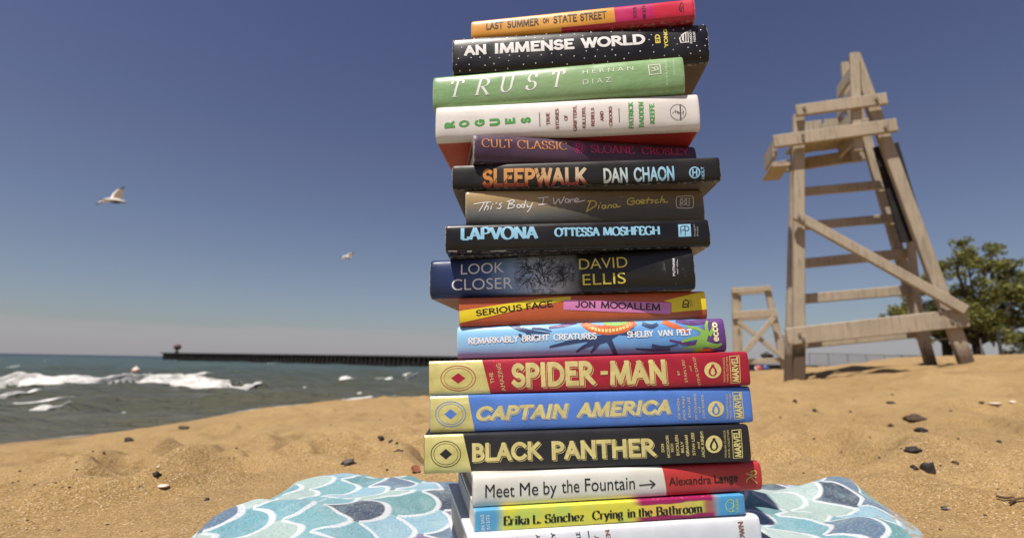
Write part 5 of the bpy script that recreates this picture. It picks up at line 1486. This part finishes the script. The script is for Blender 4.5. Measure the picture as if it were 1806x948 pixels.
# --- black with cut orange and pale blue condensed capitals
sl = art('matt_black_jacket', lambda t, x, z, co: t.mix(t.rng(t.noise(co, 30, 3), .3, .7), lin((.014, .013, .012)), lin((.022, .020, .019))), .42, .3, key='sleep')
b = Book('sleep', 3, 'matt black hardback with sliced orange condensed capitals and pale blue author lettering', sl, depth=.16, e=.0035, pw=3, boards=paint('grey_brown_boards', (.12, .10, .08), .7))
def slfn(t, x, z, co):
    c = t.ramp(t.math('DIVIDE', x, .2375), [(.10, (.62, .24, .04)), (.30, (.58, .30, .10)), (.5, (.60, .50, .34))])
    return t.mix(t.rng(z, .001, .008, 1, 0), c, lin((.30, .045, .02)))
LET = art('orange_fade_print', slfn, .42)
def slfn2(t, x, z, co): return t.ramp(t.math('DIVIDE', x, .2375), [(.56, (.58, .60, .52)), (.7, (.42, .62, .70)), (.84, (.26, .56, .76))])
b.words('title_lettering', [('SLEEPWALK', (362, 232), (978, 222), 108)], LET, bold=.05)
b.words('author_lettering', [('DAN', (1068, 205), (1210, 200), 84), ('CHAON', (1243, 198), (1480, 190), 82)], art('pale_blue_fade_print', slfn2, .42), bold=.035)
b.lines('title_cut', [[(424, 222), (446, 180)], [(478, 222), (522, 160)], [(545, 222), (575, 182)], [(676, 158), (704, 122)], [(684, 182), (712, 150)], [(776, 226), (800, 192)], [(842, 226), (884, 182)], [(938, 226), (976, 196)], [(1072, 190), (1086, 168)], [(1148, 196), (1166, 172)]], 4, sl, 4, smooth=False)
b.lines('publisher_logo', [[(1593 + 29 * math.cos(a), 145 + 30 * math.sin(a)) for a in np.linspace(0, 2 * math.pi, 22)], [(1582, 128), (1583, 164)], [(1604, 127), (1605, 163)], [(1583, 146), (1605, 145)]], 8, LB, 2, smooth=False)
b.words('publisher_lettering', [('HOLT', (1652, 180), (1646, 112), 17)], LB, bold=.03)

# --- dark purple with thin orange and pink capitals
b = Book('cult', 2, 'dark purple hardback set askew with thin orange and pink capitals', art('purple_jacket', lambda t, x, z, co: t.mix(t.rng(t.noise(co, 22, 3), .3, .7), lin((.055, .027, .058)), lin((.085, .044, .080))), .4, key='cult'), depth=.145, e=.006, pw=2.3)
th = dict(thick=.13, thin=.05, serif=.08, space=.03)
b.words('title_lettering', [('CULT', (360, 457), (540, 463), 50), ('CLASSIC', (566, 465), (857, 474), 50)], paint('orange_ink', (.58, .25, .07)), drawn_=th)
PKI = paint('pink_ink', (.55, .035, .16))
b.words('author_lettering', [('SLOANE', (993, 489), (1245, 497), 46), ('CROSLEY', (1288, 498), (1562, 505), 40)], PKI, drawn_=th)
b.lines('emblem', [[(925 + 20 * math.cos(a), 457 + 22 * math.sin(a)) for a in np.linspace(0, 2 * math.pi, 18)], [(910, 448), (922, 470), (928, 446), (940, 468)], [(914, 466), (930, 444), (936, 464)]] +
        [[(925 + 29 * math.cos(a), 457 + 31 * math.sin(a)), (925 + 35 * math.cos(a), 457 + 37 * math.sin(a))] for a in np.linspace(0, 2 * math.pi, 17)[:-1]], 4.5, PKI, 2, smooth=False)

# --- white with turned green and red capitals
b = Book('rogue', 2, 'thick white hardback with red boards and turned green and dark red capitals', art('white_worn_jacket', lambda t, x, z, co: t.mix(t.rng(t.noise(co, 35, 4), .3, .7), lin((.64, .60, .56)), lin((.71, .68, .64))), .42, key='rogue'),
         boards=paint('red_boards', (.36, .035, .03), .45), depth=.16, e=.005, pw=2.6)
G2 = paint('green_ink', (.06, .33, .05)); RD = paint('dark_red_ink', (.20, .025, .022))
b.words('title_lettering', [('R', (206, 343), (204, 304), 62), ('O', (290, 338), (288, 300), 62), ('G', (379, 334), (377, 295), 60), ('U', (468, 330), (466, 290), 62), ('E', (555, 320), (553, 287), 60), ('S', (646, 318), (644, 283), 60)], G2, bold=.075)
b.lines('rule', [[(694, 258), (697, 338)], [(1154, 234), (1157, 312)]], 4, INK, smooth=False)
b.words('subtitle_lettering', [('TRUE', (756, 329), (752, 258), 21), ('STORIES', (809, 351), (805, 234), 21), ('OF', (859, 304), (857, 271), 21), ('GRIFTERS,', (912, 362), (908, 216), 21), ('KILLERS,', (963, 347), (959, 222), 20), ('REBELS', (1014, 334), (1011, 229), 20), ('AND', (1067, 306), (1064, 249), 20), ('CROOKS', (1118, 332), (1114, 221), 20)], RD, bold=.03)
b.words('author_lettering', [('PATRICK', (1241, 346), (1236, 194), 29), ('RADDEN', (1301, 339), (1296, 194), 29), ('KEEFE', (1363, 319), (1358, 206), 29)], G2, bold=.04)
GI = paint('dark_grey_ink', (.10, .11, .12))
b.lines('publisher_logo', [([(1497 + 46 * math.cos(a), 254 + 44 * math.sin(a)) for a in np.linspace(0, 2 * math.pi, 30)], 3), ([(1509, 212), (1512, 296)], 8), ([(1462, 262), (1484, 248), (1500, 266)], 3), ([(1478, 240), (1484, 262)], 3), ([(1492, 250), (1508, 262)], 4), ([(1524, 238), (1528, 270)], 3), ([(1518, 262), (1532, 250)], 3)], 3, GI, 2, smooth=False)

# --- pale green
def trustfn(t, x, z, co):
    w = t.noise(t.mapping(co, (1, 1, 3)), 95, 4, .6, dist=1.5); n = t.noise(co, 12, 3)
    c = t.mix(t.rng(w, .35, .65), lin((.19, .345, .145)), lin((.245, .41, .19)))
    return t.mix(t.math('MULTIPLY', t.rng(n, .35, .7), .4), c, lin((.34, .46, .25)))
b = Book('trust', 2, 'pale green hardback with widely spaced white italic capitals', art('green_print', trustfn, .3, key='trust'), depth=.155, e=.006, pw=2.4)
it = dict(thick=.13, thin=.035, serif=.13, slant=.22)
b.words('title_lettering', [('T', (180, 169), (262, 163), 92), ('R', (316, 158), (408, 152), 92), ('U', (470, 141), (560, 133), 92), ('S', (612, 129), (690, 122), 92), ('T', (770, 113), (850, 106), 92)], WHITE, drawn_=it)
PG = paint('pale_green_ink', (.62, .72, .52))
b.words('author_lettering', [('HERNAN', (945, 428), (1238, 406), 23, 1), ('DIAZ', (947, 97), (1110, 81), 28)], paint('soft_white_ink', (.72, .76, .66)), bold=-.008, space=1.6)
b.lines('publisher_logo', [[(1325, 378), (1390, 371)], [(1390, 371), (1399, 427)], [(1399, 427), (1332, 434)], [(1332, 434), (1325, 378)], [(1344, 414), (1382, 404)], [(1382, 404), (1374, 384), (1360, 388), (1364, 408)], [(1362, 398), (1344, 392)]], 4.5, CREAM, 2, 1, smooth=False)
b.words('publisher_lettering', [('RIVERHEAD', (1441, 488), (1430, 340), 11, 1), ('BOOKS', (1482, 432), (1474, 345), 11, 1)], PG)

# --- black with white dots
def immfn(t, x, z, co): return t.mix(t.rng(t.noise(co, 30, 3), .3, .7), lin((.009, .008, .009)), lin((.015, .014, .015)))
b = Book('imm', 1, 'thick black hardback sprinkled with white dots, heavy white lettering', art('black_starry_jacket', immfn, .36, key='imm'), boards=paint('bounce_browned_boards', (.075, .05, .038), .45), depth=.16, e=.006, pw=2.4)  # black boards browned: warm sand bounce put into their colour
b.words('title_lettering', [('AN', (256, 326), (390, 315), 60), ('IMMENSE', (437, 313), (897, 285), 62), ('WORLD', (934, 282), (1309, 257), 62)], WHITE, bold=.055)
b.words('author_lettering', [('ED', (1396, 250), (1391, 198), 30), ('YONG', (1440, 278), (1434, 164), 23)], YEL, bold=.05)
b.words('publisher_lettering', [('RANDOM', (1580, 252), (1574, 172), 13), ('HOUSE', (1600, 242), (1595, 180), 13)], WHITE, bold=.03)
b.lines('publisher_logo', [([(1514, 248), (1506, 222), (1520, 206), (1524, 232)], 8), ([(1516, 206), (1540, 188), (1556, 182)], 7), ([(1528, 240), (1528, 200)], 6), ([(1542, 244), (1542, 190)], 6), ([(1556, 246), (1554, 182)], 5), ([(1516, 248), (1560, 244)], 5)], 6, WHITE, 2, smooth=False)
dots = []; r3 = random.Random(12)
for _ in range(2500):
    p = (r3.uniform(200, 1665), r3.uniform(130, 425))
    lo = 212 - (p[0] - 190) * .058; hi = 418 - (p[0] - 190) * .062
    if not (lo < p[1] < hi): continue
    if any(abs(p[0] - q[0]) < 48 and abs(p[1] - q[1]) < 28 for q in dots): continue
    base = 326 - (p[0] - 256) * .062
    if 245 < p[0] < 1320 and base - 74 < p[1] < base + 10: continue
    if 1350 < p[0] < 1450 and 155 < p[1] < 300 or 1495 < p[0] < 1612 and 165 < p[1] < 262: continue
    dots.append(p)
b.lines('dot_print', [([(x - 1, y), (x + 1, y)], r3.uniform(4.5, 7.5)) for x, y in dots], 6, WHITE, 1, smooth=False)

# --- top: orange, pink and red
def lastfn(t, x, z, co):
    s1 = t.math('ADD', x, t.math('MULTIPLY', z, .05))
    c = lin((.66, .30, .035)); n = t.noise(co, 18, 3)
    c = t.mix(t.rng(n, .3, .7), c, lin((.72, .36, .05)))
    c = t.mix(t.rng(s1, .1395, .1398), c, lin((.52, .018, .12)))
    c = t.mix(t.rng(s1, .1735, .178), c, lin((.56, .022, .05)))
    bt = t.math('MULTIPLY', t.rng(x, .088, .089), t.rng(z, .0030, .0032, 1, 0))
    return t.mix(bt, c, lin((.42, .02, .05)))
b = Book('last', 1, 'orange, pink and red hardback lying on top of the whole stack', art('orange_pink_jacket', lastfn, .36, key='last'), depth=.145, e=.004)
b.words('title_lettering', [('LAST', (386, 174), (484, 166), 42), ('SUMMER', (507, 164), (692, 147), 44), ('ON', (714, 136), (749, 132), 28), ('STATE', (774, 137), (912, 125), 44), ('STREET', (930, 123), (1084, 107), 44)], INK, bold=.02)
b.words('author_lettering', [('TOYA', (1261, 106), (1255, 36), 22), ('WOLFE', (1313, 109), (1307, 22), 22)], paint('maroon_ink', (.05, .005, .012)), bold=.015)
b.lines('publisher_logo', [([(1518, 66), (1504, 56), (1508, 34), (1516, 12)], 6), ([(1512, 58), (1520, 40)], 4)], 5, paint('maroon_ink', (.05, .005, .012)), 2)
b.words('publisher_logo', [('MORROW', (1532, 70), (1528, 14), 7)], paint('maroon_ink', (.05, .005, .012)), 2)
